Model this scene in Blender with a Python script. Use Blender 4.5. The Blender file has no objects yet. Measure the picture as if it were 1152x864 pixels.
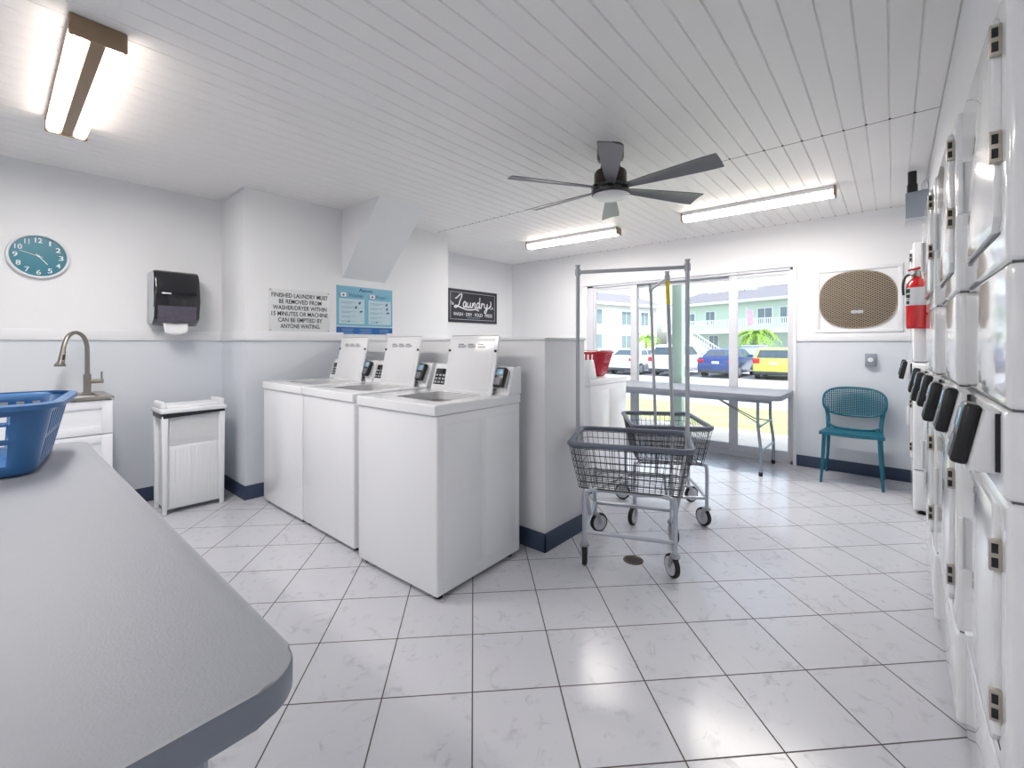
import bpy, bmesh, math, random
from mathutils import Vector, Matrix
random.seed(7)
S = bpy.context.scene
COL = S.collection
R = math.radians
YAW = R(40.6); CY, SY = math.cos(YAW), math.sin(YAW); EYE = 1.28
def cr(X, Y):                      # compass directions: metres right / metres ahead of the photographer -> room axes
    return (X*CY - Y*SY, X*SY + Y*CY)

# ------------------------------------------------------------------ materials
def lin(c):
    return tuple(((v/255)/12.92 if v/255 <= .04045 else ((v/255+.055)/1.055)**2.4) for v in c) + (1,)
MATS = {}
def mat(name, rgb, rough=.5, metal=0, noise=0, nscale=20, bump=0, bscale=60, coat=0, emit=0, spec=.5, rgb2=None):
    m = bpy.data.materials.new(name); m.use_nodes = True
    nt = m.node_tree; n = nt.nodes; l = nt.links; b = n['Principled BSDF']
    b.inputs['Base Color'].default_value = lin(rgb); b.inputs['Roughness'].default_value = rough
    b.inputs['Metallic'].default_value = metal; b.inputs['Coat Weight'].default_value = coat
    b.inputs['Coat Roughness'].default_value = .05
    b.inputs['Specular IOR Level'].default_value = spec
    tc = n.new('ShaderNodeTexCoord')
    if noise or rgb2:
        t = n.new('ShaderNodeTexNoise'); t.inputs['Scale'].default_value = nscale; t.inputs['Detail'].default_value = 4
        l.new(tc.outputs['Object'], t.inputs['Vector'])
        mx = n.new('ShaderNodeMix'); mx.data_type = 'RGBA'
        c = lin(rgb); mx.inputs[6].default_value = c
        mx.inputs[7].default_value = lin(rgb2) if rgb2 else tuple(v*(1-noise) for v in c[:3])+(1,)
        l.new(t.outputs['Fac'], mx.inputs[0]); l.new(mx.outputs[2], b.inputs['Base Color'])
    if bump:
        t = n.new('ShaderNodeTexNoise'); t.inputs['Scale'].default_value = bscale; t.inputs['Detail'].default_value = 3
        l.new(tc.outputs['Object'], t.inputs['Vector'])
        bp = n.new('ShaderNodeBump'); bp.inputs['Strength'].default_value = bump; bp.inputs['Distance'].default_value = .002
        l.new(t.outputs['Fac'], bp.inputs['Height']); l.new(bp.outputs[0], b.inputs['Normal'])
    if emit:
        b.inputs['Emission Color'].default_value = lin(rgb); b.inputs['Emission Strength'].default_value = emit
    MATS[name] = m
    return m
def glass_mat(name, tint=(245, 250, 250), refl=.06):
    m = bpy.data.materials.new(name); m.use_nodes = True
    nt = m.node_tree; n = nt.nodes; l = nt.links; n.clear()
    o = n.new('ShaderNodeOutputMaterial'); mx = n.new('ShaderNodeMixShader')
    t = n.new('ShaderNodeBsdfTransparent'); g = n.new('ShaderNodeBsdfGlossy'); lw = n.new('ShaderNodeFresnel')
    lw.inputs['IOR'].default_value = 1.45
    t.inputs[0].default_value = lin(tint); g.inputs['Roughness'].default_value = .02
    l.new(lw.outputs[0], mx.inputs[0]); l.new(t.outputs[0], mx.inputs[1]); l.new(g.outputs[0], mx.inputs[2]); l.new(mx.outputs[0], o.inputs[0])
    return m

WHITE_APP = mat('appliance_enamel', (238, 240, 244), .16, coat=.3, bump=.03, bscale=9)
WHITE_DRY = mat('dryer_enamel', (240, 242, 245), .11, coat=.6, spec=.7, bump=.04, bscale=5)
WHITE_PLAS = mat('white_plastic', (232, 234, 238), .4, noise=.03)
GREY_PLAS = mat('grey_plastic', (190, 194, 200), .4, noise=.04)
BLACK = mat('black_plastic', (22, 24, 28), .3, noise=.2)
BLACK_GLOSS = mat('black_gloss', (16, 17, 20), .12, noise=.2, coat=.3)
RUBBER = mat('black_rubber', (30, 30, 33), .7, noise=.2)
SCREEN = mat('reader_screen', (150, 190, 215), .15, noise=.05)
KEYPAD = mat('reader_keypad', (120, 122, 132), .4, noise=.1, nscale=200)
NAVY = mat('navy_baseboard', (52, 66, 92), .45, noise=.1, nscale=8)
CHROME = mat('brushed_steel', (160, 156, 150), .28, 1, noise=.1, nscale=40)
STEEL = mat('hinge_steel', (196, 190, 180), .4, .5, noise=.2, nscale=80)
RACK = mat('rack_tube', (178, 182, 190), .35, .2, noise=.05)
GREY_METAL = mat('grey_powder_coat', (152, 160, 172), .35, .3, noise=.05)
CART_TUBE = mat('cart_tube', (186, 192, 202), .3, .55, noise=.05)
RIM_BLUE = mat('cart_bumper', (98, 106, 122), .45, noise=.08)
WIRE = mat('black_wire', (34, 38, 48), .35, noise=.2)
TAPE = mat('yellow_tape', (226, 208, 40), .5, noise=.05)
TABLETOP = mat('table_plastic', (155, 159, 168), .55, noise=.05, nscale=40, bump=.35, bscale=220)
TABLE_EDGE = mat('table_edge', (140, 146, 158), .42, noise=.04)
TEAL = mat('teal_plastic', (14, 100, 122), .4, noise=.08)
CLOCKFACE = mat('clock_face', (38, 122, 142), .35, noise=.04)
BLUE_PL = mat('blue_basket_plastic', (54, 106, 160), .3, noise=.05)
RED_PL = mat('red_basket_plastic', (176, 14, 42), .35, noise=.05)
RED = mat('extinguisher_red', (184, 8, 14), .18, noise=.03, coat=.4)
FANDARK = mat('fan_bronze', (74, 66, 62), .22, .85, noise=.2, nscale=10)
FANBLADE = mat('fan_blade', (118, 118, 124), .35, .5, noise=.15, nscale=12)
BRONZE = mat('lamp_endcap', (150, 128, 104), .4, .3, noise=.15)
LENS = mat('lamp_lens', (255, 249, 243), .4, emit=52)
LENS_SIDE = mat('lamp_lens_side', (255, 240, 226), .4, emit=5)
GLOBE = mat('opal_glass', (226, 226, 230), .25, noise=.02)
ALU = mat('window_aluminium', (208, 211, 218), .35, noise=.03)
GLASS = glass_mat('window_glass')
TRIMW = mat('white_trim', (232, 234, 238), .4, noise=.02)
CAB = mat('cabinet_white', (236, 239, 246), .35, noise=.02)
SINKM = mat('sink_steel', (178, 170, 162), .3, .8, noise=.1)
PAPER = mat('paper_towel', (240, 242, 246), .8, noise=.03)
SMOKE = mat('smoked_plastic', (30, 30, 36), .1, noise=.3, nscale=6, coat=.5)
SMOKE2 = mat('smoked_clear_plastic', (96, 92, 108), .2, noise=.4, nscale=30)
RESIN = mat('white_resin', (236, 239, 243), .4, noise=.03)
SIGNW = mat('sign_white', (222, 226, 229), .3, noise=.02)
SIGNK = mat('sign_black', (28, 30, 36), .4, noise=.1)
CHARC = mat('sign_charcoal', (48, 49, 58), .55, noise=.15, nscale=30)
INKW = mat('ink_white', (232, 234, 238), .5, noise=.02)
SKYB = mat('poster_light_blue', (112, 178, 205), .25, noise=.06, nscale=6)
PALEB = mat('poster_pale_blue', (186, 212, 222), .3, noise=.03)
DEEPB = mat('poster_deep_blue', (24, 98, 172), .25, noise=.03)
INKB = mat('ink_navy', (28, 78, 124), .4, noise=.05)
INKM = mat('ink_mid_blue', (120, 160, 190), .4, noise=.05)
DRAIN = mat('drain_bronze', (92, 78, 68), .4, .7, noise=.5, nscale=50)
LATT = mat('vent_mesh', (172, 158, 140), .5, .2, noise=.2, nscale=60)
VENTBACK = mat('vent_back', (64, 60, 57), .8, noise=.2)
SEAMGREY = mat('seam_grey', (96, 98, 102), .6, noise=.05)
CASTER = mat('caster_steel', (168, 170, 176), .35, .6, noise=.1)
BRASS = mat('brass', (176, 140, 80), .35, .9, noise=.2)
POSTGREEN = mat('painted_post', (148, 164, 156), .5, noise=.05)
SILVERL = mat('label_silver', (190, 194, 198), .35, .2, noise=.08, nscale=90)

def wall_mat():
    m = mat('wall_paint', (233, 235, 238), .6, bump=.12, bscale=180)
    nt = m.node_tree; n = nt.nodes; l = nt.links; b = n['Principled BSDF']
    g = n.new('ShaderNodeNewGeometry'); s = n.new('ShaderNodeSeparateXYZ'); l.new(g.outputs['Position'], s.inputs[0])
    c = n.new('ShaderNodeMath'); c.operation = 'LESS_THAN'; c.inputs[1].default_value = 1.305; l.new(s.outputs['Z'], c.inputs[0])
    mx = n.new('ShaderNodeMix'); mx.data_type = 'RGBA'; mx.inputs[6].default_value = lin((233, 235, 238)); mx.inputs[7].default_value = lin((214, 220, 228))
    l.new(c.outputs[0], mx.inputs[0]); l.new(mx.outputs[2], b.inputs['Base Color'])
    return m
WALL = wall_mat()
WALLUP = mat('upper_wall_paint', (233, 235, 238), .6, bump=.12, bscale=180)
HALF = mat('half_wall_paint', (230, 232, 236), .6, bump=.12, bscale=180)
CEIL = mat('ceiling_boards', (243, 242, 241), .45, noise=.02, nscale=3)
SEAM = mat('ceiling_seam', (60, 56, 52), .8, noise=.2)

def floor_mat():
    m = bpy.data.materials.new('floor_tiles'); m.use_nodes = True
    nt = m.node_tree; n = nt.nodes; l = nt.links; b = n['Principled BSDF']
    def N(t, **k):
        x = n.new(t)
        for a, v in k.items(): setattr(x, a, v)
        return x
    tile = .3255; th = R(4.92)+YAW
    ox, oy = cr(-.1136*EYE, 1.2745*EYE)
    tc = N('ShaderNodeTexCoord')
    mp = N('ShaderNodeMapping', vector_type='TEXTURE'); mp.inputs['Location'].default_value = (ox, oy, 0)
    mp.inputs['Rotation'].default_value = (0, 0, th); mp.inputs['Scale'].default_value = (tile, tile, tile)
    l.new(tc.outputs['Object'], mp.inputs[0])
    s = N('ShaderNodeSeparateXYZ'); l.new(mp.outputs[0], s.inputs[0])
    ds = []
    for ax in 'XY':
        a = N('ShaderNodeMath', operation='ADD'); a.inputs[1].default_value = .5; l.new(s.outputs[ax], a.inputs[0])
        f = N('ShaderNodeMath', operation='FRACT'); l.new(a.outputs[0], f.inputs[0])
        q = N('ShaderNodeMath', operation='SUBTRACT'); q.inputs[1].default_value = .5; l.new(f.outputs[0], q.inputs[0])
        ab = N('ShaderNodeMath', operation='ABSOLUTE'); l.new(q.outputs[0], ab.inputs[0]); ds.append(ab)
    mn = N('ShaderNodeMath', operation='MINIMUM'); l.new(ds[0].outputs[0], mn.inputs[0]); l.new(ds[1].outputs[0], mn.inputs[1])
    gr = N('ShaderNodeMapRange'); gr.inputs[1].default_value = .0062; gr.inputs[2].default_value = .0092; l.new(mn.outputs[0], gr.inputs[0])
    fl = N('ShaderNodeVectorMath', operation='FLOOR'); l.new(mp.outputs[0], fl.inputs[0])
    wn = N('ShaderNodeTexWhiteNoise'); l.new(fl.outputs[0], wn.inputs[0])
    off = N('ShaderNodeVectorMath', operation='MULTIPLY_ADD'); off.inputs[1].default_value = (9, 9, 9)
    l.new(wn.outputs['Color'], off.inputs[0]); l.new(mp.outputs[0], off.inputs[2])
    no = N('ShaderNodeTexNoise'); no.inputs['Scale'].default_value = 1.6; no.inputs['Detail'].default_value = 8; no.inputs['Distortion'].default_value = 1.2
    l.new(off.outputs[0], no.inputs['Vector'])
    r1 = N('ShaderNodeValToRGB'); e = r1.color_ramp.elements
    e[0].position = .44; e[0].color = lin((207, 209, 217)); e[1].position = .515; e[1].color = lin((207, 209, 217))
    k = e.new(.48); k.color = lin((184, 186, 196))
    l.new(no.outputs['Fac'], r1.inputs[0])
    n2 = N('ShaderNodeTexNoise'); n2.inputs['Scale'].default_value = 6; n2.inputs['Detail'].default_value = 5; l.new(off.outputs[0], n2.inputs['Vector'])
    mr = N('ShaderNodeMapRange'); mr.inputs[1].default_value = .48; mr.inputs[2].default_value = .68; l.new(n2.outputs['Fac'], mr.inputs[0])
    mv = N('ShaderNodeMix', data_type='RGBA'); mv.inputs[6].default_value = lin((207, 209, 217)); l.new(mr.outputs[0], mv.inputs[0]); l.new(r1.outputs[0], mv.inputs[7])
    mg = N('ShaderNodeMix', data_type='RGBA'); mg.inputs[6].default_value = lin((84, 78, 80)); l.new(gr.outputs[0], mg.inputs[0]); l.new(mv.outputs[2], mg.inputs[7])
    l.new(mg.outputs[2], b.inputs['Base Color'])
    ro = N('ShaderNodeMapRange'); ro.inputs[3].default_value = .8; ro.inputs[4].default_value = .2; l.new(gr.outputs[0], ro.inputs[0]); l.new(ro.outputs[0], b.inputs['Roughness'])
    bp = N('ShaderNodeBump'); bp.inputs['Distance'].default_value = .002; bp.inputs['Strength'].default_value = .5
    l.new(gr.outputs[0], bp.inputs['Height']); l.new(bp.outputs[0], b.inputs['Normal'])
    b.inputs['Specular IOR Level'].default_value = .5
    return m
FLOOR = floor_mat()
def ground_mat(name, a, b_, scale, rough=.9):
    return mat(name, a, rough, rgb2=b_, nscale=scale, bump=.5, bscale=scale*4)
GRASS = ground_mat('grass', (196, 186, 150), (106, 134, 56), 2.2)
CONC = ground_mat('concrete', (206, 198, 194), (184, 176, 172), 3)
ASPH = ground_mat('asphalt', (176, 174, 180), (150, 150, 158), 2)

# ------------------------------------------------------------------ mesh helpers
def NB(): return bmesh.new()
def box(bm, x0, x1, y0, y1, z0, z1, bev=0, seg=2, mi=0, M=None, taper=None):
    vs = [bm.verts.new((x, y, z)) for z in (z0, z1) for y in (y0, y1) for x in (x0, x1)]
    if taper:                       # (dx, dy) shrink of the lower end
        for v in vs[:4]:
            v.co.x += taper[0]*(1 if v.co.x < (x0+x1)/2 else -1); v.co.y += taper[1]*(1 if v.co.y < (y0+y1)/2 else -1)
    F = [(0, 2, 3, 1), (4, 5, 7, 6), (0, 1, 5, 4), (2, 6, 7, 3), (0, 4, 6, 2), (1, 3, 7, 5)]
    fs = [bm.faces.new([vs[i] for i in f]) for f in F]
    for f in fs: f.material_index = mi
    allv = set(vs)
    if bev:
        es = list({e for f in fs for e in f.edges})
        r = bmesh.ops.bevel(bm, geom=es, offset=bev, offset_type='OFFSET', segments=seg, profile=.5, affect='EDGES', clamp_overlap=True)
        allv = {v for v in allv if v.is_valid} | set(r['verts'])
        for f in r['faces']: f.material_index = mi
    if M is not None: bmesh.ops.transform(bm, matrix=M, verts=[v for v in allv if v.is_valid])
    return [v for v in allv if v.is_valid]
def prism(bm, pts, a0, a1, axis='Z', mi=0, bev=0, M=None):
    def P(p, a):
        return {'Z': (p[0], p[1], a), 'Y': (p[0], a, p[1]), 'X': (a, p[0], p[1])}[axis]
    A = [bm.verts.new(P(p, a0)) for p in pts]; B = [bm.verts.new(P(p, a1)) for p in pts]
    fs = [bm.faces.new(A[::-1]), bm.faces.new(B)]
    n = len(pts)
    for i in range(n): fs.append(bm.faces.new((A[i], A[(i+1) % n], B[(i+1) % n], B[i])))
    for f in fs: f.material_index = mi
    vs = set(A+B)
    if bev:
        es = list({e for f in fs[:2] for e in f.edges})
        r = bmesh.ops.bevel(bm, geom=es, offset=bev, offset_type='OFFSET', segments=2, profile=.5, affect='EDGES', clamp_overlap=True)
        vs = {v for v in vs if v.is_valid} | set(r['verts'])
        for f in r['faces']: f.material_index = mi
    if M is not None: bmesh.ops.transform(bm, matrix=M, verts=[v for v in vs if v.is_valid])
def tube(bm, pts, r, n=8, closed=False, mi=0, M=None, flat=None):
    pts = [Vector(p) for p in pts]; m = len(pts); rings = []
    rr = r if isinstance(r, (list, tuple)) else [r]*m
    up = None
    for i, p in enumerate(pts):
        if closed: t = (pts[(i+1) % m]-pts[i-1])
        else: t = (pts[min(i+1, m-1)]-pts[max(i-1, 0)])
        t.normalize()
        if up is None:
            up = Vector((0, 0, 1)) if abs(t.z) < .9 else Vector((0, 1, 0))
        a = t.cross(up)
        if a.length < 1e-5: a = t.cross(Vector((1, 0, 0)))
        a.normalize(); b = a.cross(t).normalized(); up = b
        ring = []
        for k in range(n):
            an = 2*math.pi*(k+.5)/n
            v = p+a*math.cos(an)*rr[i]+b*math.sin(an)*rr[i]
            ring.append(bm.verts.new(v))
        rings.append(ring)
    fs = []
    for i in range(m if closed else m-1):
        A, B = rings[i], rings[(i+1) % m]
        for k in range(n): fs.append(bm.faces.new((A[k], A[(k+1) % n], B[(k+1) % n], B[k])))
    if not closed: fs.append(bm.faces.new(rings[0][::-1])); fs.append(bm.faces.new(rings[-1]))
    for f in fs: f.material_index = mi
    if M is not None: bmesh.ops.transform(bm, matrix=M, verts=[v for g in rings for v in g])
def lathe(bm, prof, n=32, c=(0, 0, 0), axis='Z', mi=0, M=None, sx=1):
    rings = []
    for (r, h) in prof:
        ring = []
        for k in range(n):
            a = 2*math.pi*k/n; u, v = r*math.cos(a)*sx, r*math.sin(a)
            q = {'Z': (u, v, h), 'Y': (u, h, v), 'X': (h, u, v)}[axis]
            ring.append(bm.verts.new((q[0]+c[0], q[1]+c[1], q[2]+c[2])))
        rings.append(ring)
    fs = []
    for A, B in zip(rings, rings[1:]):
        for k in range(n): fs.append(bm.faces.new((A[k], A[(k+1) % n], B[(k+1) % n], B[k])))
    fs.append(bm.faces.new(rings[0][::-1])); fs.append(bm.faces.new(rings[-1]))
    for f in fs: f.material_index = mi
    if M is not None: bmesh.ops.transform(bm, matrix=M, verts=[v for g in rings for v in g])
def smooth_path(pts, k=6, closed=False):
    P = [Vector(p) for p in pts]; n = len(P); out = []
    rng = range(n) if closed else range(n-1)
    for i in rng:
        if closed: p0, p1, p2, p3 = P[i-1], P[i], P[(i+1) % n], P[(i+2) % n]
        else: p0, p1, p2, p3 = P[max(i-1, 0)], P[i], P[i+1], P[min(i+2, n-1)]
        for s in range(k):
            t = s/k
            out.append(.5*((2*p1)+(p2-p0)*t+(2*p0-5*p1+4*p2-p3)*t*t+(3*p1-p0-3*p2+p3)*t**3))
    if not closed: out.append(P[-1])
    return out
def rrect(w, d, r, k=5, cx=0, cy=0):
    o = []
    for qx, qy, a0 in ((1, 1, 0), (-1, 1, 90), (-1, -1, 180), (1, -1, 270)):
        for i in range(k+1):
            a = R(a0+90*i/k); o.append((cx+qx*(w/2-r)+r*math.cos(a), cy+qy*(d/2-r)+r*math.sin(a)))
    return o
def obj(name, bm, m, parent=None, loc=None, rot=None, sharp=35, recalc=True):
    if recalc: bmesh.ops.recalc_face_normals(bm, faces=bm.faces)
    me = bpy.data.meshes.new(name); bm.to_mesh(me); bm.free()
    for x in (m if isinstance(m, (list, tuple)) else [m]): me.materials.append(x)
    for p in me.polygons: p.use_smooth = True
    me.set_sharp_from_angle(angle=R(sharp))
    o = bpy.data.objects.new(name, me); COL.objects.link(o)
    if parent: o.parent = parent
    if loc: o.location = loc
    if rot: o.rotation_euler = rot
    return o
def struct(name, bm, m, parent=None):
    o = obj(name, bm, m, parent)
    if not parent: o['kind'] = 'structure'
    return o
def tag(o, label, cat, group=None):
    o['label'] = label; o['category'] = cat
    if group: o['group'] = group
    return o
def thing(name, label, cat, loc=(0, 0, 0), rz=0, group=None):
    o = bpy.data.objects.new(name, None); COL.objects.link(o); o.empty_display_size = .05
    o.location = loc; o.rotation_euler = (0, 0, rz)
    return tag(o, label, cat, group)
def copy_tree(o, parent=None):
    c = o.copy(); COL.objects.link(c); c.parent = parent
    for ch in list(o.children): copy_tree(ch, c)
    return c
def place(o, loc, rz, label=None):
    o.location = loc; o.rotation_euler = (0, 0, rz)
    if label: o['label'] = label
    return o
def text(name, s, cx, cz, w, h, y, m, parent, bold=0., shear=0., depth=.0006, sub=None):
    """lettering standing in the local XZ plane, facing local -Y, fitted to width w and height h"""
    cu = bpy.data.curves.new(name, 'FONT'); cu.body = s; cu.extrude = .02; cu.offset = bold; cu.shear = shear
    cu.resolution_u = 3
    t = bpy.data.objects.new(name, cu); COL.objects.link(t)
    dg = bpy.context.evaluated_depsgraph_get()
    me = bpy.data.meshes.new_from_object(t.evaluated_get(dg))
    bpy.data.objects.remove(t)
    xs = [v.co.x for v in me.vertices]; ys = [v.co.y for v in me.vertices]
    x0, x1, y0, y1 = min(xs), max(xs), min(ys), max(ys)
    for v in me.vertices:
        X = (v.co.x-(x0+x1)/2)/(x1-x0)*w+cx; Z = (v.co.y-(y0+y1)/2)/(y1-y0)*h+cz; D = y-v.co.z/.02*depth
        v.co = (X, D, Z)
    me.materials.clear(); me.materials.append(m)
    o = bpy.data.objects.new(name, me); COL.objects.link(o); o.parent = parent
    return o
def T(x, y, z): return Matrix.Translation((x, y, z))
def RX(a): return Matrix.Rotation(R(a), 4, 'X')
def RY(a): return Matrix.Rotation(R(a), 4, 'Y')
def RZ(a): return Matrix.Rotation(R(a), 4, 'Z')

# ------------------------------------------------------------------ room shell
XL, XP, XS, XR = -4.60, -4.02, -4.71, .20       # clock wall, sign wall, recessed wall, dryer wall
YB, YF, ZC = 5.50, -2.2, 2.56                   # window wall, wall behind the photographer, ceiling
bm = NB(); box(bm, -5.0, 1.1, YF, YB+.1, -.1, 0); struct('floor', bm, FLOOR)

def boards(y0, y1):
    bm = NB(); pts = []
    w = .1058; x = -.014
    while x < 1.0: x += w
    g = .0055
    prof = [(x, ZC)]
    while x > -4.8:
        x2 = x-w
        prof += [(x-g, ZC), (x2+g, ZC), (x2, ZC+.0075)]
        x = x2
    prof = [(prof[0][0], ZC+.05)]+prof+[(prof[-1][0], ZC+.05)]
    A = [bm.verts.new((px, y0, pz)) for px, pz in prof]; B = [bm.verts.new((px, y1, pz)) for px, pz in prof]
    for i in range(len(prof)-1): bm.faces.new((A[i], A[i+1], B[i+1], B[i]))
    return bm
struct('ceiling', boards(YF, 3.327), CEIL); struct('ceiling', boards(3.334, YB+.05), CEIL)
bm = NB(); box(bm, -5.0, 1.1, YF, YB+.1, ZC+.012, ZC+.1); struct('ceiling_deck', bm, SEAM)
bm = NB()                                       # dark nail heads where the boards meet the seam and the window wall
for k in range(-44, 2):
    x = -.014+k*.1058
    if x > -4.0: lathe(bm, [(.006, 0), (.006, .004), (.002, .006)], 8, (x, 3.322, ZC-.003))
    if x > -4.6: lathe(bm, [(.005, 0), (.005, .004), (.002, .006)], 8, (x, YB-.012, ZC-.003))
struct('trim_1', bm, SEAM)

def wall(name, x0, x1, y0, y1, z0=0, z1=ZC+.012, m=WALL):
    bm = NB(); box(bm, x0, x1, y0, y1, z0, z1); return struct(name, bm, m)
wall('wall_left', XL-.1, XL, YF, 1.34)
wall('wall_left', XL-.1, XP, 1.34, 3.52)                         # the deeper pier and sign wall
wall('wall_left', XS-.1, XS, 3.52, YB+.1)
wall('wall_front', XS-.1, 1.1, YF-.1, YF)
wall('wall_right', 1.0, 1.1, YF, 1.345)                           # beside the photographer
wall('wall_right', XR, XR+.9, 1.345, YB+.1, 2.06, ZC+.012)        # bulkhead over the dryers
wall('wall_right', XR, XR+.1, 3.49, 4.47, 0, 2.06)
wall('wall_right', XR, XR+.1, 5.21, YB, 0, 2.06)
wall('wall_right', 1.0, 1.1, 1.345, YB, 0, 2.06)
# window wall with the sliding door opening
WX0, WX1, WZ1 = -3.30, -.80, 2.09
bm = NB()
box(bm, XS-.1, WX0, YB, YB+.15, 0, ZC+.012); box(bm, WX1, XR+.9, YB, YB+.15, 0, ZC+.012); box(bm, WX0, WX1, YB, YB+.15, WZ1, ZC+.012)
struct('wall_back', bm, WALL)
# sloping soffit box that meets the ceiling
bm = NB(); prism(bm, [(XP-.02, 1.90), (XP, 1.91), (-3.37, ZC+.01), (XP-.02, ZC+.01)], 2.18, 2.66, 'Y'); struct('wall_soffit', bm, WALLUP)
# half height plumbing wall behind the washers
bm = NB(); box(bm, XP, -1.62, 2.20, 2.66, 0, 1.30, bev=.006); struct('wall_half', bm, HALF)
bm = NB(); box(bm, XP, -1.612, 2.192, 2.668, 1.30, 1.318, bev=.004); struct('trim_2', bm, TRIMW)
# chair rails
def rail(name, x0, x1, y0, y1):
    bm = NB(); box(bm, x0, x1, y0, y1, 1.305, 1.385, bev=.003); struct(name, bm, TRIMW)
rail('trim_3', XL, XL+.014, YF, 1.34); rail('trim_4', XL, XP, 1.328, 1.341); rail('trim_5', XP, XP+.014, 1.328, 2.19)
rail('trim_6', XP, XP+.014, 2.67, 3.52); rail('trim_7', XS, XS+.014, 3.53, YB); rail('trim_8', XS, WX0-.07, YB-.014, YB)
rail('trim_9', WX1+.032, XR-.02, YB-.014, YB)
# little wooden trim along the top of the pier
bm = NB(); box(bm, XL+.02, XP+.01, 1.325, 1.34, ZC-.012, ZC); struct('trim_10', bm, TRIMW)
def baseb(name, x0, x1, y0, y1):
    bm = NB(); box(bm, x0, x1, y0, y1, 0, .115, bev=.003); struct(name, bm, NAVY)
baseb('baseboard_left', XL, XL+.012, .60, 1.33); baseb('baseboard_left', XL, XP+.012, 1.328, 1.34); baseb('baseboard_left', XP, XP+.012, 1.34, 2.2)
baseb('baseboard_back', WX1+.01, XR, YB-.012, YB); baseb('baseboard_back', XS, WX0-.07, YB-.012, YB)
baseb('baseboard_half', -3.9, -1.608, 2.188, 2.2); baseb('baseboard_half', -1.62, -1.608, 2.188, 2.672)
# casing of the sliding door
bm = NB()
box(bm, WX0-.066, WX0, YB-.018, YB, 0, WZ1-.001, bev=.003); box(bm, WX0-.066, WX1+.03, YB-.018, YB, WZ1, WZ1+.035, bev=.003); box(bm, WX1, WX1+.03, YB-.018, YB, 0, WZ1-.001, bev=.003)
struct('trim_11', bm, TRIMW)

# sliding glass door in the window wall
win = bpy.data.objects.new('window_1', None); COL.objects.link(win); win['kind'] = 'structure'; win.location = (0, YB, 0)
bm = NB()
box(bm, WX0, WX0+.09, 0, .11, 0, WZ1, bev=.003); box(bm, WX1-.03, WX1, 0, .11, 0, WZ1, bev=.003)
box(bm, WX0, WX1, 0, .11, WZ1-.03, WZ1, bev=.003); box(bm, WX0, WX1, 0, .11, .0, .035, bev=.003)
box(bm, WX0+.005, WX1, -.005, .012, .035, .05, bev=.002)
obj('window_frame', bm, ALU, win)
def sash(x0, x1, y, wl, wr, handle=None):
    bm = NB(); z0, z1 = .036, WZ1-.031
    box(bm, x0, x0+wl, y, y+.035, z0, z1, bev=.003); box(bm, x1-wr, x1, y, y+.035, z0, z1, bev=.003)
    box(bm, x0+wl, x1-wr, y+.002, y+.033, z0, z0+.09, bev=.003); box(bm, x0+wl, x1-wr, y+.002, y+.033, z1-.045, z1, bev=.003)
    s = obj('sash', bm, ALU, win)
    bm = NB(); box(bm, x0+wl-.004, x1-wr+.004, y+.015, y+.021, z0+.085, z1-.04); obj('pane', bm, GLASS, s)
    if handle:
        bm = NB(); tube(bm, smooth_path([(handle, y, 1.02), (handle, y-.035, 1.05), (handle, y-.035, 1.19), (handle, y, 1.22)], 4), .008, 8)
        obj('handle', bm, WHITE_PLAS, s)
sash(WX0+.09, -2.565, .015, .04, .088); sash(-2.64, -1.36, .06, .078, .078); sash(-1.437, WX1-.03, .015, .092, .022, None)

# ------------------------------------------------------------------ ceiling lamps
def lamp(label, x, y, rz=0, wide=False):
    t = thing('ceiling_light', label, 'light', (x, y, ZC), rz, None)
    L = 1.22; W = .17 if wide else .115
    bm = NB()
    if wide:
        box(bm, -L/2, L/2, -W/2, W/2, -.034, 0, bev=.004); box(bm, -L/2, L/2, -.024, .024, -.078, -.03, bev=.004)
    else:
        box(bm, -L/2, L/2, -W/2, W/2, -.034, 0, bev=.004)
    obj('housing', bm, BRONZE if wide else TRIMW, t)
    for s in ((-1, 1) if wide else (0,)):
        bm = NB(); w = .058 if wide else .098; c = s*(.024+w/2+.001)
        pr_ = [(c-w/2, -.034), (c-w/2, -.062), (c-w/2+.010, -.078), (c+w/2-.010, -.078), (c+w/2, -.062), (c+w/2, -.034)]
        prism(bm, pr_, -L/2+.012, L/2-.012, 'X'); bm.normal_update()
        for f_ in bm.faces: f_.material_index = 0 if f_.calc_center_median().z < -.0775 else 1
        obj('lens', bm, [LENS, LENS_SIDE], t)
    for s in (-1, 1):
        bm = NB(); box(bm, s*(L/2-.012) if s > 0 else -L/2-.006, L/2+.006 if s > 0 else -L/2+.012, -W/2-.003, W/2+.003, -.083, 0, bev=.008, seg=3)
        obj('end_cap', bm, BRONZE, t)
    return t
lamp('wide twin-tube ceiling light glowing above the clock wall, bronze strip down its middle', -3.02, .275, 0, True)
lamp('narrow glowing ceiling tube light beyond the fan, nearer the black laundry sign wall', -2.90, 4.45, R(3))
lamp('narrow glowing ceiling tube light right of the fan, over the glass door', -.965, 4.45, R(1))

lamp('added unseen twin-tube fill light, brightening the near room from behind the foreground table', -1.25, -1.15, 0, True)  # extra fixture added out of view to brighten the near part of the room

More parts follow.
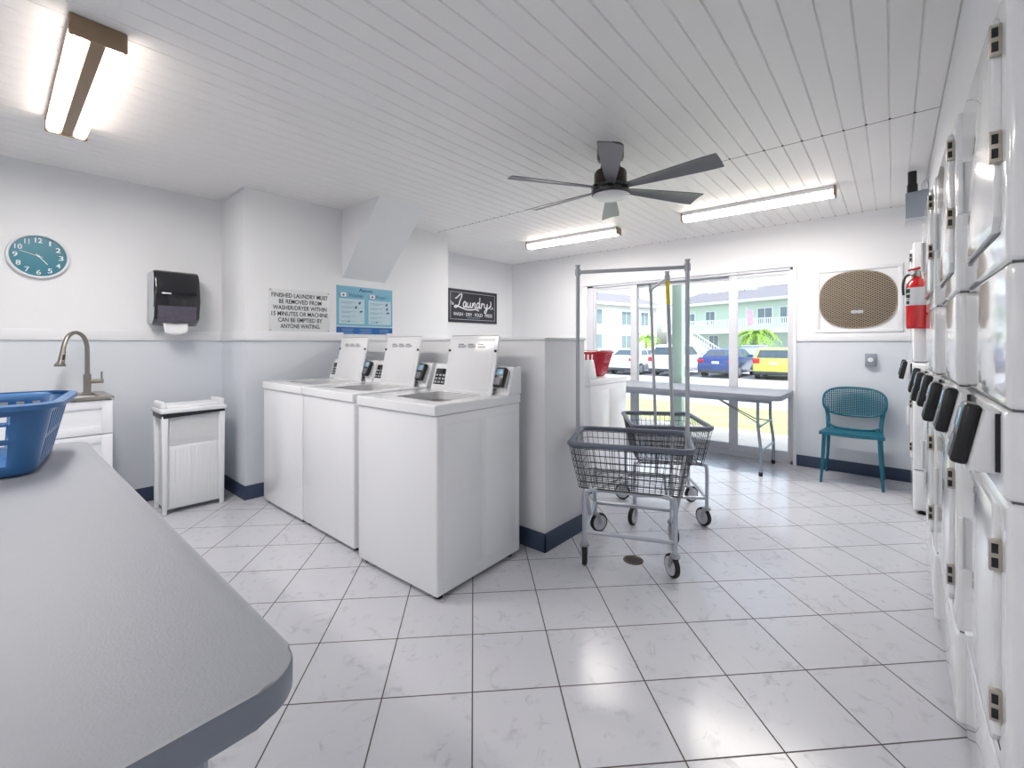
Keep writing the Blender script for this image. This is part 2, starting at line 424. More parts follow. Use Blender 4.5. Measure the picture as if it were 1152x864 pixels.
# ------------------------------------------------------------------ ceiling fan
fan = thing('ceiling_fan', 'dark metal ceiling fan with six grey blades and a round white lamp', 'fan', (-1.40, 2.62, ZC))
bm = NB(); lathe(bm, [(.086, 0), (.086, -.07), (.08, -.085), (.03, -.10)], 40); obj('canopy', bm, FANDARK, fan)
bm = NB(); lathe(bm, [(.02, -.09), (.02, -.15)], 20); obj('downrod', bm, FANDARK, fan)
bm = NB(); lathe(bm, [(.062, -.115), (.065, -.13), (.065, -.15), (.098, -.16), (.105, -.175), (.105, -.24), (.09, -.25)], 40); obj('motor_housing', bm, FANDARK, fan)
bm = NB(); lathe(bm, [(.10, -.245), (.12, -.25), (.124, -.262), (.118, -.27), (.118, -.278), (.124, -.285), (.124, -.305), (.118, -.315)], 48); obj('light_ring', bm, BLACK_GLOSS, fan)
bm = NB(); lathe(bm, [(.114, -.305), (.115, -.318), (.105, -.327), (.07, -.332), (.01, -.333)], 48); obj('lamp_globe', bm, GLOBE, fan)
for k in range(6):
    a = R(-2+60*k)
    bm = NB()
    n = 14; top = []; bot = []
    for i in range(n+1):
        f = i/n; r = .10+.58*f; w = .045+.10*f**.8*1.0
        w = min(w, .135)
        pitch = R(-13)
        row = []
        for j in range(5):
            u = (j/4-.5)*w
            cam_ = .006*(1-(2*j/4-1)**2)
            row.append(Vector((r, u*math.cos(pitch), -.272+u*math.sin(pitch)+cam_)))
        top.append([bm.verts.new(v+Vector((0, 0, .003))) for v in row]); bot.append([bm.verts.new(v-Vector((0, 0, .003))) for v in row])
    for i in range(n):
        for j in range(4):
            bm.faces.new((top[i][j], top[i+1][j], top[i+1][j+1], top[i][j+1])); bm.faces.new((bot[i][j], bot[i][j+1], bot[i+1][j+1], bot[i+1][j]))
        bm.faces.new((top[i][0], bot[i][0], bot[i+1][0], top[i+1][0])); bm.faces.new((top[i][4], top[i+1][4], bot[i+1][4], bot[i][4]))
    for r_ in (0, n):
        for j in range(4): bm.faces.new((top[r_][j], top[r_][j+1], bot[r_][j+1], bot[r_][j]))
    obj('blade', bm, FANBLADE, fan, rot=(0, 0, a))

# ------------------------------------------------------------------ washers
def card_reader(parent, M, w=.085, h=.125, name='card_reader'):
    """black payment reader; local XZ plate facing -Y, centred at origin of M"""
    bm = NB()
    box(bm, -w/2, w/2, -.03, 0, -h/2, h/2, bev=.009, seg=3, M=M)
    o = obj(name, bm, BLACK, parent)
    bm = NB(); box(bm, -w*.34, w*.34, -.0325, -.029, h*.08, h*.40, bev=.001, M=M); obj('screen', bm, SCREEN, o)
    bm = NB(); box(bm, -w*.30, w*.30, -.0325, -.029, -h*.42, -h*.05, bev=.001, M=M)
    obj('keypad', bm, KEYPAD, o)
    return o
def washer(label, loc, rz, group, lid_open=True, first=None):
    t = thing('washing_machine', label, 'washing machine', loc, rz, group)
    bm = NB()
    box(bm, -.343, .343, .012, .68, .025, .922, bev=.010, seg=3)
    for s in (-1, 1):                                         # pressed ribs on the side panels
        for (a, b) in ((.06, .34), (.37, .63)):
            box(bm, s*.343-.0015, s*.343+.0015, a, b, .10, .87, bev=.001)
    for y in (.05, .34, .62): 
        lathe(bm, [(.006, -.001), (.006, .0025), (.002, .004)], 8, (.343, y, .055), 'X')
    obj('cabinet', bm, WHITE_APP, t)
    for x in (-.3, .3):
        for y in (.06, .62):
            bm = NB(); lathe(bm, [(.022, 0), (.022, .012), (.012, .014), (.012, .03)], 14, (x, y, 0)); obj('foot', bm, RUBBER, t)
    # worktop with a rounded opening
    bm = NB()
    out = rrect(.688, .69, .012, 3, 0, .345); inn = rrect(.40, .36, .05, 3, .045, .30)
    n = len(out)
    rings = []
    for (pts, z) in ((out, .975), (out, .924), (inn, .924), (inn, .975)):
        rings.append([bm.verts.new((p[0], p[1], z)) for p in pts])
    for i in range(4):
        A, B = rings[i], rings[(i+1) % 4]
        for k in range(n): bm.faces.new((A[k], B[k], B[(k+1) % n], A[(k+1) % n]))
    es = [e for e in bm.edges if abs(e.verts[0].co.z-.975) < 1e-5 and abs(e.verts[1].co.z-.975) < 1e-5 and len({tuple(v.co) for v in e.verts}) == 2 and ((e.verts[0] in rings[0]) and (e.verts[1] in rings[0]))]
    bmesh.ops.bevel(bm, geom=es, offset=.008, segments=3, profile=.5, affect='EDGES')
    obj('worktop', bm, WHITE_APP, t)
    bm = NB()
    lathe(bm, [(.17, .93), (.165, .93), (.165, .935), (.17, .935)], 32, (.045, .30, 0)) if False else None
    ringo = [(.185, .965), (.18, .93), (.18, .926)]
    box(bm, -.16, .25, .11, .49, .9225, .9265, bev=.001); obj('tub_opening', bm, BLACK_GLOSS, t)
    # lid
    lx, lw, lh = .045, .42, .365
    if lid_open: M = T(lx, .515, .974) @ RX(-12)
    else: M = T(lx, .515, .976) @ RX(90)
    bm = NB(); box(bm, -lw/2, lw/2, 0, .016, 0, lh, bev=.006, seg=3, M=M)
    # raised inner panel on the underside
    box(bm, -lw/2+.025, lw/2-.025, -.003, 0, .02, lh-.02, bev=.002, M=M)
    lid = obj('lid', bm, WHITE_APP, t)
    if lid_open:
        for x in (-lw/2+.012, lw/2-.012):
            bm = NB(); lathe(bm, [(.007, -.008), (.008, -.004), (.008, 0)], 12, (x, 0, lh*.73), 'Y', M=M); obj('lid_bumper', bm, RUBBER, lid)
        bm = NB(); box(bm, -lw/2+.01, lw/2-.01, .002, .014, lh-.002, lh+.0025, bev=.001, M=M); obj('lid_trim', bm, CHROME, lid)
        for i, x in enumerate((-.085, 0, .085)):
            for s_, (wd, zz, hh) in enumerate(((.05, .055, .006), (.075, .065, .003), (.075, .071, .003), (.065, .077, .003))):
                bm = NB() if s_ == 0 else bm
                box(bm, x-.038, x-.038+wd, -.0042, -.003, lh-zz-hh, lh-zz, M=M)
            obj('instruction_print', bm, KEYPAD, lid)
    # control housing
    bm = NB()
    prism(bm, [(.565, .974), (.62, 1.14), (.695, 1.14), (.695, .974)], -.343, .343, 'X', bev=.006)
    obj('control_housing', bm, WHITE_APP, t)
    th = math.degrees(math.atan2(.055, .166))
    def face(x, z): return T(x, .565+(z-.974)*.055/.166, z) @ RX(-th)
    # framed bezels on the slanted face
    bm = NB()
    box(bm, .135, .335, -.006, 0, -.068, .068, bev=.003, M=face(0, 1.056)); hb = obj('meter_case', bm, WHITE_APP, t)
    bm = NB(); box(bm, .15, .322, -.010, -.005, -.056, .056, bev=.002, M=face(0, 1.056)); box(bm, .15, .322, -.0075, -.0055, -.061, -.058, M=face(0, 1.056)); obj('meter_door', bm, WHITE_PLAS, hb)
    bm = NB(); box(bm, .326, .329, -.0085, -.005, -.05, .055, M=face(0, 1.056)); obj('meter_seam', bm, BLACK, hb)
    bm = NB(); box(bm, .15, .25, -.009, -.005, -.0645, -.059, M=face(0, 1.056)); obj('meter_slot', bm, BLACK, hb)
    card_reader(t, face(.280, 1.066) @ T(0, -.016, 0) @ RX(-6), .080, .122)
    bm = NB()
    box(bm, -.335, -.155, -.004, 0, -.068, .068, bev=.003, M=face(0, 1.056)); db = obj('display_panel', bm, WHITE_PLAS, t)
    bm = NB(); box(bm, -.320, -.17, -.007, -.003, -.055, .055, bev=.002, M=face(0, 1.056)); ds = obj('display', bm, BLACK_GLOSS, db)
    bm = NB()
    for i in range(4):
        for j in range(3): box(bm, -.31+.034*i, -.29+.034*i, -.009, -.006, -.045+.024*j, -.033+.024*j, bev=.001, M=face(0, 1.056))
    obj('button', bm, GREY_PLAS, db)
    bm = NB(); lathe(bm, [(.006, 0), (.006, .004)], 10, (.318, .66, 1.139)); obj('lock', bm, BLACK, t)
    return t
w3 = washer('white coin washing machine with raised lid, nearest one and standing forward of the row', (-2.042, 1.393, 0), R(2), 'front row of washing machines')
w2 = place(copy_tree(w3), (-2.832, 1.415, 0), 0, 'white coin washing machine with raised lid, in the middle of the front row')
w1 = place(copy_tree(w3), (-3.525, 1.41, 0), 0, 'white coin washing machine with raised lid, far left of the row beside the wicker-look bin')
washer('white washing machine with closed lid behind the half wall, red basket on top', (-2.275, 3.945, 0), math.pi, None, lid_open=False)

# dark bottle standing behind the middle washer
bm = NB(); lathe(bm, [(.028, 0), (.03, .01), (.03, .10), (.012, .125), (.012, .15)], 20); 
bt = obj('spray_bottle', bm, BLACK, loc=(-2.46, 2.075, 1.14)) if False else None
if bt is None: bm.free()

# ------------------------------------------------------------------ stacked dryers
def dryer(label, loc, rz, group):
    t = thing('stacked_dryer', label, 'dryer', loc, rz, group)
    bm = NB()
    for (a, b) in ((.03, .328), (.333, .948), (1.143, 1.447), (1.452, 2.04)):
        box(bm, -.343, .343, 0, .70, a, b, bev=.014, seg=4)
    cb_ = obj('cabinet', bm, WHITE_DRY, t)
    bm = NB(); box(bm, -.33, .33, .010, .69, .04, 2.03); obj('inner_frame', bm, SEAMGREY, cb_)
    for x in (-.3, .3):
        for y in (.05, .64):
            bm = NB(); lathe(bm, [(.022, 0), (.022, .012), (.012, .014), (.012, .035)], 12, (x, y, 0)); obj('foot', bm, RUBBER, t)
    bm = NB(); box(bm, -.343, .343, -.004, .70, .953, 1.138, bev=.012, seg=3); obj('control_panel', bm, WHITE_DRY, t)
    for (z0, z1, hz, hd) in ((1.525, 2.0, (1.705, 1.935), 1.76), (.40, .925, (.498, .823), .665)):
        bm = NB()
        c = .03
        pts = [(-.27+c, z0), (.285-c, z0), (.285, z0+c), (.285, z1-c), (.285-c, z1), (-.27+c, z1), (-.27, z1-c), (-.27, z0+c)]
        prism(bm, pts, -.013, .001, 'Y', bev=.004)
        d = obj('door', bm, WHITE_DRY, t)
        bm = NB(); box(bm, -.26, .275, -.001, .0015, z0-.007, z0, bev=.0005); obj('door_gasket', bm, SEAMGREY, d)
        bm = NB(); box(bm, -.255, -.235, -.026, -.012, hd-.08, hd+.08, bev=.005, seg=3); obj('handle', bm, WHITE_DRY, d)
        for h in hz:
            bm = NB(); box(bm, .284, .298, -.020, -.0, h-.034, h+.034, bev=.002)
            q = obj('hinge', bm, STEEL, d)
            bm = NB(); box(bm, .2972, .2990, -.0165, -.006, h+.005, h+.026); box(bm, .2972, .2990, -.0165, -.006, h-.026, h-.005); obj('hinge_slot', bm, BLACK, q)
    for x in (.245, -.23):
        bm = NB()
        prism(bm, [(-.004, 1.135), (-.026, 1.135), (-.052, 1.0), (-.004, 1.0)], x-.085, x+.06, 'X', bev=.004)
        c = obj('meter_case', bm, WHITE_PLAS, t)
        bm = NB(); box(bm, x+.0605, x+.064, -.012, -.003, 1.005, 1.13); obj('meter_seam', bm, BLACK, c)
        a = math.degrees(math.atan2(.026, .135))
        card_reader(t, T(x-.01, -.038, 1.072) @ RX(-a), .08, .14)
    return t
G = 'stacked coin dryers along the right wall'
d1 = dryer('white stacked dryer nearest the camera, its steel hinges and black reader largest in view', (.178, 1.703, 0), -math.pi/2, G)
d2 = place(copy_tree(d1), (.158, 2.405, 0), -math.pi/2, 'white stacked dryer in the right wall row, second from the camera')
d3 = place(copy_tree(d1), (.143, 3.115, 0), -math.pi/2, 'white stacked dryer in the right wall row, third from the camera')
d4 = place(copy_tree(d1), (.114, 4.845, 0), -math.pi/2, 'white stacked dryer furthest from the camera, red fire extinguisher on its side')

# ------------------------------------------------------------------ fire extinguisher on the furthest dryer
fe = thing('fire_extinguisher', 'red fire extinguisher hanging beside the furthest stacked dryer', 'fire extinguisher', (.135, 4.43, 1.39), 0)
bm = NB(); lathe(bm, [(.055, 0), (.062, .008), (.0635, .02), (.0635, .30), (.058, .335), (.04, .36), (.022, .372), (.022, .385)], 36); cyl = obj('cylinder', bm, RED, fe)
bm = NB(); lathe(bm, [(.0645, .17), (.0645, .30)], 36); obj('label_band', bm, SILVERL, cyl)
bm = NB()
for (a0, a1, z0, z1) in ((200, 232, .262, .292), (200, 232, .225, .25), (203, 228, .18, .205), (203, 230, .212, .218)):
    for i in range(4):
        b0, b1 = R(a0+(a1-a0)*i/4), R(a0+(a1-a0)*(i+1)/4); r = .0652
        bm.faces.new([bm.verts.new((r*math.cos(b), r*math.sin(b), z)) for b, z in ((b0, z0), (b1, z0), (b1, z1), (b0, z1))])
obj('label_print', bm, BLACK, cyl, recalc=False)
bm = NB(); lathe(bm, [(.02, .38), (.022, .39), (.022, .42), (.012, .43)], 16); tube(bm, [(0, 0, .405), (-.035, -.02, .405)], .010, 10); obj('valve', bm, CHROME, fe)
bm = NB(); lathe(bm, [(.016, -.046), (.016, -.034)], 16, (-.03, 0, .41), 'Y'); obj('gauge', bm, WHITE_PLAS, fe)
bm = NB(); prism(bm, [(-.05, .425), (.045, .44), (.075, .50), (.06, .505), (.03, .455), (-.05, .44)], -.008, .008, 'Y', bev=.002); obj('handle', bm, RED, fe)
bm = NB(); tube(bm, smooth_path([(-.02, -.01, .40), (-.06, -.02, .39), (-.078, -.02, .33), (-.075, -.01, .25)], 5), .008, 8); obj('hose', bm, BLACK, fe)
bm = NB(); box(bm, -.03, .03, .058, .070, .05, .40, bev=.002); obj('bracket', bm, STEEL, fe)

# grey junction box with conduit below the ceiling
jb = thing('junction_box', 'small grey metal box hanging below the ceiling above the furthest dryer', 'electrical box', (.135, 4.46, 2.19), 0)
bm = NB(); prism(bm, [(-.065, .0), (.062, .0), (.062, .21), (-.065, .20)], -.07, .07, 'Y', bev=.003); obj('box_body', bm, GREY_METAL, jb)
bm = NB(); box(bm, -.068, .062, -.074, .074, -.016, .012, bev=.002); obj('box_flange', bm, GREY_PLAS, jb)
bm = NB(); lathe(bm, [(.031, .20), (.031, .27), (.026, .28), (.026, .37)], 20, (-.025, 0, 0)); obj('conduit', bm, BLACK, jb)
bm = NB(); tube(bm, smooth_path([(.03, 0, .2), (.028, -.01, .26), (.045, -.01, .29), (.062, 0, .26), (.062, 0, .2)], 5), .004, 6); obj('cable_loop', bm, WHITE_PLAS, jb)

# ------------------------------------------------------------------ vent on the window wall
v = thing('wall_vent', 'white framed wall vent with an oval brown metal mesh grille', 'vent', (-.268, YB, 1.71), 0)
bm = NB(); W2, H2, b = .338, .322, .035
box(bm, -W2, W2, -.02, 0, H2-b, H2, bev=.003); box(bm, -W2, W2, -.02, 0, -H2, -H2+b, bev=.003); box(bm, -W2, -W2+b, -.0195, 0, -H2, H2, bev=.003); box(bm, W2-b, W2, -.0195, 0, -H2, H2, bev=.003)
box(bm, -W2+.01, W2-.01, -.006, 0, -H2+.01, H2-.01); obj('frame', bm, TRIMW, v)
def sup(a, rx, rz, e=2.45):
    c, s = math.cos(a), math.sin(a)
    return (rx*math.copysign(abs(c)**(2/e), c), rz*math.copysign(abs(s)**(2/e), s))
RXg, RZg = .302, .278
bm = NB(); prism(bm, [sup(2*math.pi*k/60, RXg-.005, RZg-.005) for k in range(60)], -.010, -.006, 'Y'); obj('backing', bm, VENTBACK, v)
bm = NB(); st = .030
def inside(x, z): return (abs(x)/RXg)**2.45+(abs(z)/RZg)**2.45 <= 1
for sgn in (-1, 1):
    for k in range(-60, 61):
        c = k*st; seg = []
        prev = None; n = 160
        for i in range(n+1):
            x = -RXg+2*RXg*i/n; z = sgn*x*.62+c*.72
            if inside(x, z): seg.append((x, z))
        if len(seg) > 1:
            tube(bm, [(seg[0][0], -.0145, seg[0][1]), (seg[-1][0], -.0145, seg[-1][1])], .0044, 4)
obj('mesh_grille', bm, LATT, v)
bm = NB(); tube(bm, [(*[q for q in (sup(2*math.pi*k/72, RXg, RZg)[0],)], -.014, sup(2*math.pi*k/72, RXg, RZg)[1]) for k in range(72)], .005, 6, closed=True); obj('rim', bm, LATT, v)
bm = NB(); box(bm, -.045, .05, -.022, -.017, -.135, -.105, bev=.001); obj('name_plate', bm, SILVERL, v)

# outlet
ou = thing('outlet_box', 'grey metal outlet box on the wall above the teal chair', 'outlet', (-.163, YB, 1.122), 0)
bm = NB(); box(bm, -.042, .042, -.04, 0, -.062, .062, bev=.004); obj('box_body', bm, GREY_METAL, ou)
bm = NB(); lathe(bm, [(.02, -.045), (.022, -.04), (.022, -.035)], 20, (0, 0, .002), 'Y'); obj('socket', bm, WHITE_PLAS, ou)
bm = NB(); box(bm, -.033, .033, -.042, -.038, -.052, .052, bev=.001); obj('cover_plate', bm, GREY_METAL, ou)

# ------------------------------------------------------------------ teal chair
ch = thing('chair', 'teal plastic side chair with a perforated oval back against the wall', 'chair', (-.285, 4.97, 0), 0)
bm = NB()
def seat_pt(u, w_):           # u across -1..1, w_ depth 0..1
    return Vector((u*(.235-.03*w_), .0+.43*w_, .472-.012*(1-abs(u)**2)*(1 if w_ > .1 else w_*10)-.012*w_))
nu, nw = 12, 10
topv = [[bm.verts.new(seat_pt(-1+2*i/nu, j/nw)) for i in range(nu+1)] for j in range(nw+1)]
botv = [[bm.verts.new(seat_pt(-1+2*i/nu, j/nw)-Vector((0, 0, .028))) for i in range(nu+1)] for j in range(nw+1)]
for j in range(nw):
    for i in range(nu):
        bm.faces.new((topv[j][i], topv[j][i+1], topv[j+1][i+1], topv[j+1][i])); bm.faces.new((botv[j][i], botv[j+1][i], botv[j+1][i+1], botv[j][i+1]))
for j in range(nw):
    bm.faces.new((topv[j][0], topv[j+1][0], botv[j+1][0], botv[j][0])); bm.faces.new((topv[j][nu], botv[j][nu], botv[j+1][nu], topv[j+1][nu]))
for i in range(nu):
    bm.faces.new((topv[0][i], botv[0][i], botv[0][i+1], topv[0][i+1])); bm.faces.new((topv[nw][i], topv[nw][i+1], botv[nw][i+1], botv[nw][i]))
obj('seat', bm, TEAL, ch)
for s in (-1, 1):
    bm = NB(); tube(bm, smooth_path([(s*.222, .012, 0), (s*.208, .025, .22), (s*.198, .035, .455)], 5), [.011+.006*min(1, i/8) for i in range(11)], 8)
    obj('leg', bm, TEAL, ch)
    bm = NB(); P_ = smooth_path([(s*.222, .47, 0), (s*.205, .43, .25), (s*.200, .405, .45), (s*.206, .44, .56), (s*.222, .455, .65)], 5)
    tube(bm, P_, [.012+.006*min(1, i/10) for i in range(len(P_))], 8); obj('leg', bm, TEAL, ch)
bm = NB()
def bk(x, z):                  # curved back surface
    return Vector((x, .47-.06*(x/.245)**2+.12*(z-.55)-.02, z))
cx_, cz_, rx_, rz_ = 0, .715, .242, .135
def inb(x, z): return (abs(x)/rx_)**2.9+(abs(z-cz_)/rz_)**2.9 <= .97
nx, nz = 30, 17
for i in range(nx):
    for j in range(nz):
        x0 = -rx_+2*rx_*i/nx; z0 = cz_-rz_+2*rz_*j/nz; dx = 2*rx_/nx; dz = 2*rz_/nz
        if not inb(x0+dx/2, z0+dz/2): continue
        h = .31
        o_ = [(x0, z0), (x0+dx, z0), (x0+dx, z0+dz), (x0, z0+dz)]; c_ = (x0+dx/2, z0+dz/2)
        q = [(c_[0]+(a-c_[0])*2*h, c_[1]+(b2-c_[1])*2*h) for a, b2 in o_]
        ov = [bm.verts.new(bk(*p)) for p in o_]; iv = [bm.verts.new(bk(*p)) for p in q]
        for k in range(4): bm.faces.new((ov[k], ov[(k+1) % 4], iv[(k+1) % 4], iv[k]))
bmesh.ops.remove_doubles(bm, verts=bm.verts, dist=.0005)
bo = obj('backrest', bm, TEAL, ch); md = bo.modifiers.new('thick', 'SOLIDIFY'); md.thickness = .008; md.offset = 0
bm = NB(); tube(bm, [bk(*(lambda p: (p[0], p[1]+cz_))(sup(2*math.pi*k/64, rx_, rz_, 2.9))) for k in range(64)], .0095, 8, closed=True); obj('back_rim', bm, TEAL, ch)
bm = NB(); tube(bm, smooth_path([(-.205, .41, .50), (-.12, .40, .462), (.12, .40, .462), (.205, .41, .50)], 5), .012, 8); obj('rear_rail', bm, TEAL, ch)

# ------------------------------------------------------------------ folding tables
def folding_table(label, loc, rz, L=2.44, W=.76, H=.79, cr_=.075):
    t = thing('folding_table', label, 'table', loc, rz)
    bm = NB(); pts = rrect(L, W, cr_, 8)
    prism(bm, pts, H-.05, H, 'Z', bev=.007); 
    for f in bm.faces: f.material_index = 0 if abs(f.normal.z) > .7 or f.calc_center_median().z > H-.001 else 1
    bmesh.ops.recalc_face_normals(bm, faces=bm.faces)
    for f in bm.faces: f.material_index = 0 if f.normal.z > .5 else 1
    obj('tabletop', bm, [TABLETOP, TABLE_EDGE], t)
    for s in (-1, 1):
        bm = NB(); x = s*(L/2-.20); xi = s*(L/2-.205)
        for q in (-1, 1):
            tube(bm, smooth_path([(xi, q*.29, H-.06), (xi, q*.29, H-.30), (x+s*.02, q*.30, .25), (x+s*.02, q*.30, .008)], 5), .0145, 10)
        tube(bm, [(xi, -.29, H-.06), (xi, .29, H-.06)], .0145, 10); tube(bm, [(x+s*.02, -.30, .23), (x+s*.02, .30, .23)], .010, 8); tube(bm, [(xi+s*.01, -.29, .47), (xi+s*.01, .29, .47)], .010, 8)
        lg = obj('leg', bm, GREY_METAL, t)
        bm = NB()
        for q in (-1, 1): tube(bm, [(xi-s*.55, 0, H-.055), (xi-s*.10, q*.05, H-.29), (xi+s*.01, q*.20, .47)], .006, 8)
        obj('brace', bm, CHROME, lg)
        bm = NB()
        for q in (-1, 1): lathe(bm, [(.018, 0), (.018, .035), (.0145, .04)], 14, (x+s*.02, q*.30, 0))
        obj('foot_cap', bm, RUBBER, lg)
    bm = NB()
    for q in (-1, 1): box(bm, -L/2+.1, L/2-.1, q*.33-.01, q*.33+.01, H-.08, H-.049)
    obj('side_rail', bm, GREY_METAL, t)
    return t
folding_table('long grey plastic folding table filling the lower left foreground', (-1.893, -.072, 0), R(.3))
folding_table('long grey plastic folding table standing in front of the glass door', (-2.01, 5.12, 0), 0)

# ------------------------------------------------------------------ laundry baskets
def basket(name, label, cat, loc, rz, m, W, D, w, d, h, tiers, ns=13, nd=8, rim=.028, slot=.5):
    t = thing(name, label, cat, loc, rz)
    bm = NB(); k = 6
    # perimeter parameterised so slots stay vertical: list of (fx, fy) on the unit rounded rectangle
    def per(Wz, Dz, r):
        o = []
        def seg(ax, ay, bx, by, n):
            for i in range(n): o.append((ax+(bx-ax)*i/n, ay+(by-ay)*i/n))
        hw, hd = Wz/2, Dz/2
        seg(hw-r, -hd, hw-r, -hd, 0)
        def arc(cx, cy, a0):
            for i in range(k): 
                a = R(a0+90*i/k); o.append((cx+r*math.cos(a), cy+r*math.sin(a)))
        seg(-hw+r, -hd, hw-r, -hd, ns*2+1); arc(hw-r, -hd+r, -90)
        seg(hw, -hd+r, hw, hd-r, nd*2+1); arc(hw-r, hd-r, 0)
        seg(hw-r, hd, -hw+r, hd, ns*2+1); arc(-hw+r, hd-r, 90)
        seg(-hw, hd-r, -hw, -hd+r, nd*2+1); arc(-hw+r, -hd+r, 180)
        return o
    zs = [0, .012, .035]
    for (a, b_) in tiers: zs += [a*h, b_*h]
    zs += [h*.93, h]
    zs = sorted(set(round(z, 4) for z in zs))
    rings = []
    for z in zs:
        f = z/h; rr = .05+.02*f
        if z == 0: Wz, Dz = w-.02, d-.02
        else: Wz, Dz = w+(W-w)*f, d+(D-d)*f
        rings.append([bm.verts.new((p[0], p[1], z)) for p in per(Wz, Dz, rr)])
    n = len(rings[0])
    tags = []
    for L_ in (ns, None, nd, None, ns, None, nd, None):
        if L_ is None: tags += [0]*k
        else: tags += [(1 if i % 2 == 1 else 0) for i in range(L_*2+1)]
    for a in range(len(zs)-1):
        zm = (zs[a]+zs[a+1])/2/h
        hole = any(t0 < zm < t1 for t0, t1 in tiers)
        for i in range(n):
            if hole and tags[i]: continue
            bm.faces.new((rings[a][i], rings[a][(i+1) % n], rings[a+1][(i+1) % n], rings[a+1][i]))
    bm.faces.new(rings[0][::-1])
    o = obj('basket_body', bm, m, t, sharp=40, recalc=False); md = o.modifiers.new('thick', 'SOLIDIFY'); md.thickness = .0035; md.offset = 0
    bm = NB()
    a_ = rrect(W+.002, D+.002, .10, 8); b_ = rrect(W+rim*2, D+rim*2, .12, 8); n = len(a_)
    rr = [[bm.verts.new((p[0], p[1], z)) for p in P] for P, z in ((a_, h-.004), (a_, h+.006), (b_, h+.001), (b_, h-.016), (rrect(W+rim*2-.008, D+rim*2-.008, .12, 8), h-.016), (rrect(W+rim*2-.008, D+rim*2-.008, .12, 8), h-.005))]
    for i in range(len(rr)):
        A, B = rr[i], rr[(i+1) % len(rr)]
        for q in range(n): bm.faces.new((A[q], A[(q+1) % n], B[(q+1) % n], B[q]))
    obj('rim', bm, m, t)
    return t
basket('laundry_basket', 'blue plastic laundry basket on the far end of the foreground table', 'basket', (-2.665, -.02, .794), R(-10), BLUE_PL,
         .60, .42, .44, .31, .265, [(.16, .47), (.54, .86)], ns=7, nd=5)
basket('laundry_basket', 'red plastic laundry basket on the washing machine behind the half wall', 'basket', (-2.235, 3.70, .978), R(8), RED_PL,
       .47, .31, .34, .21, .225, [(.20, .56), (.62, .90)], ns=7, nd=4, rim=.012)

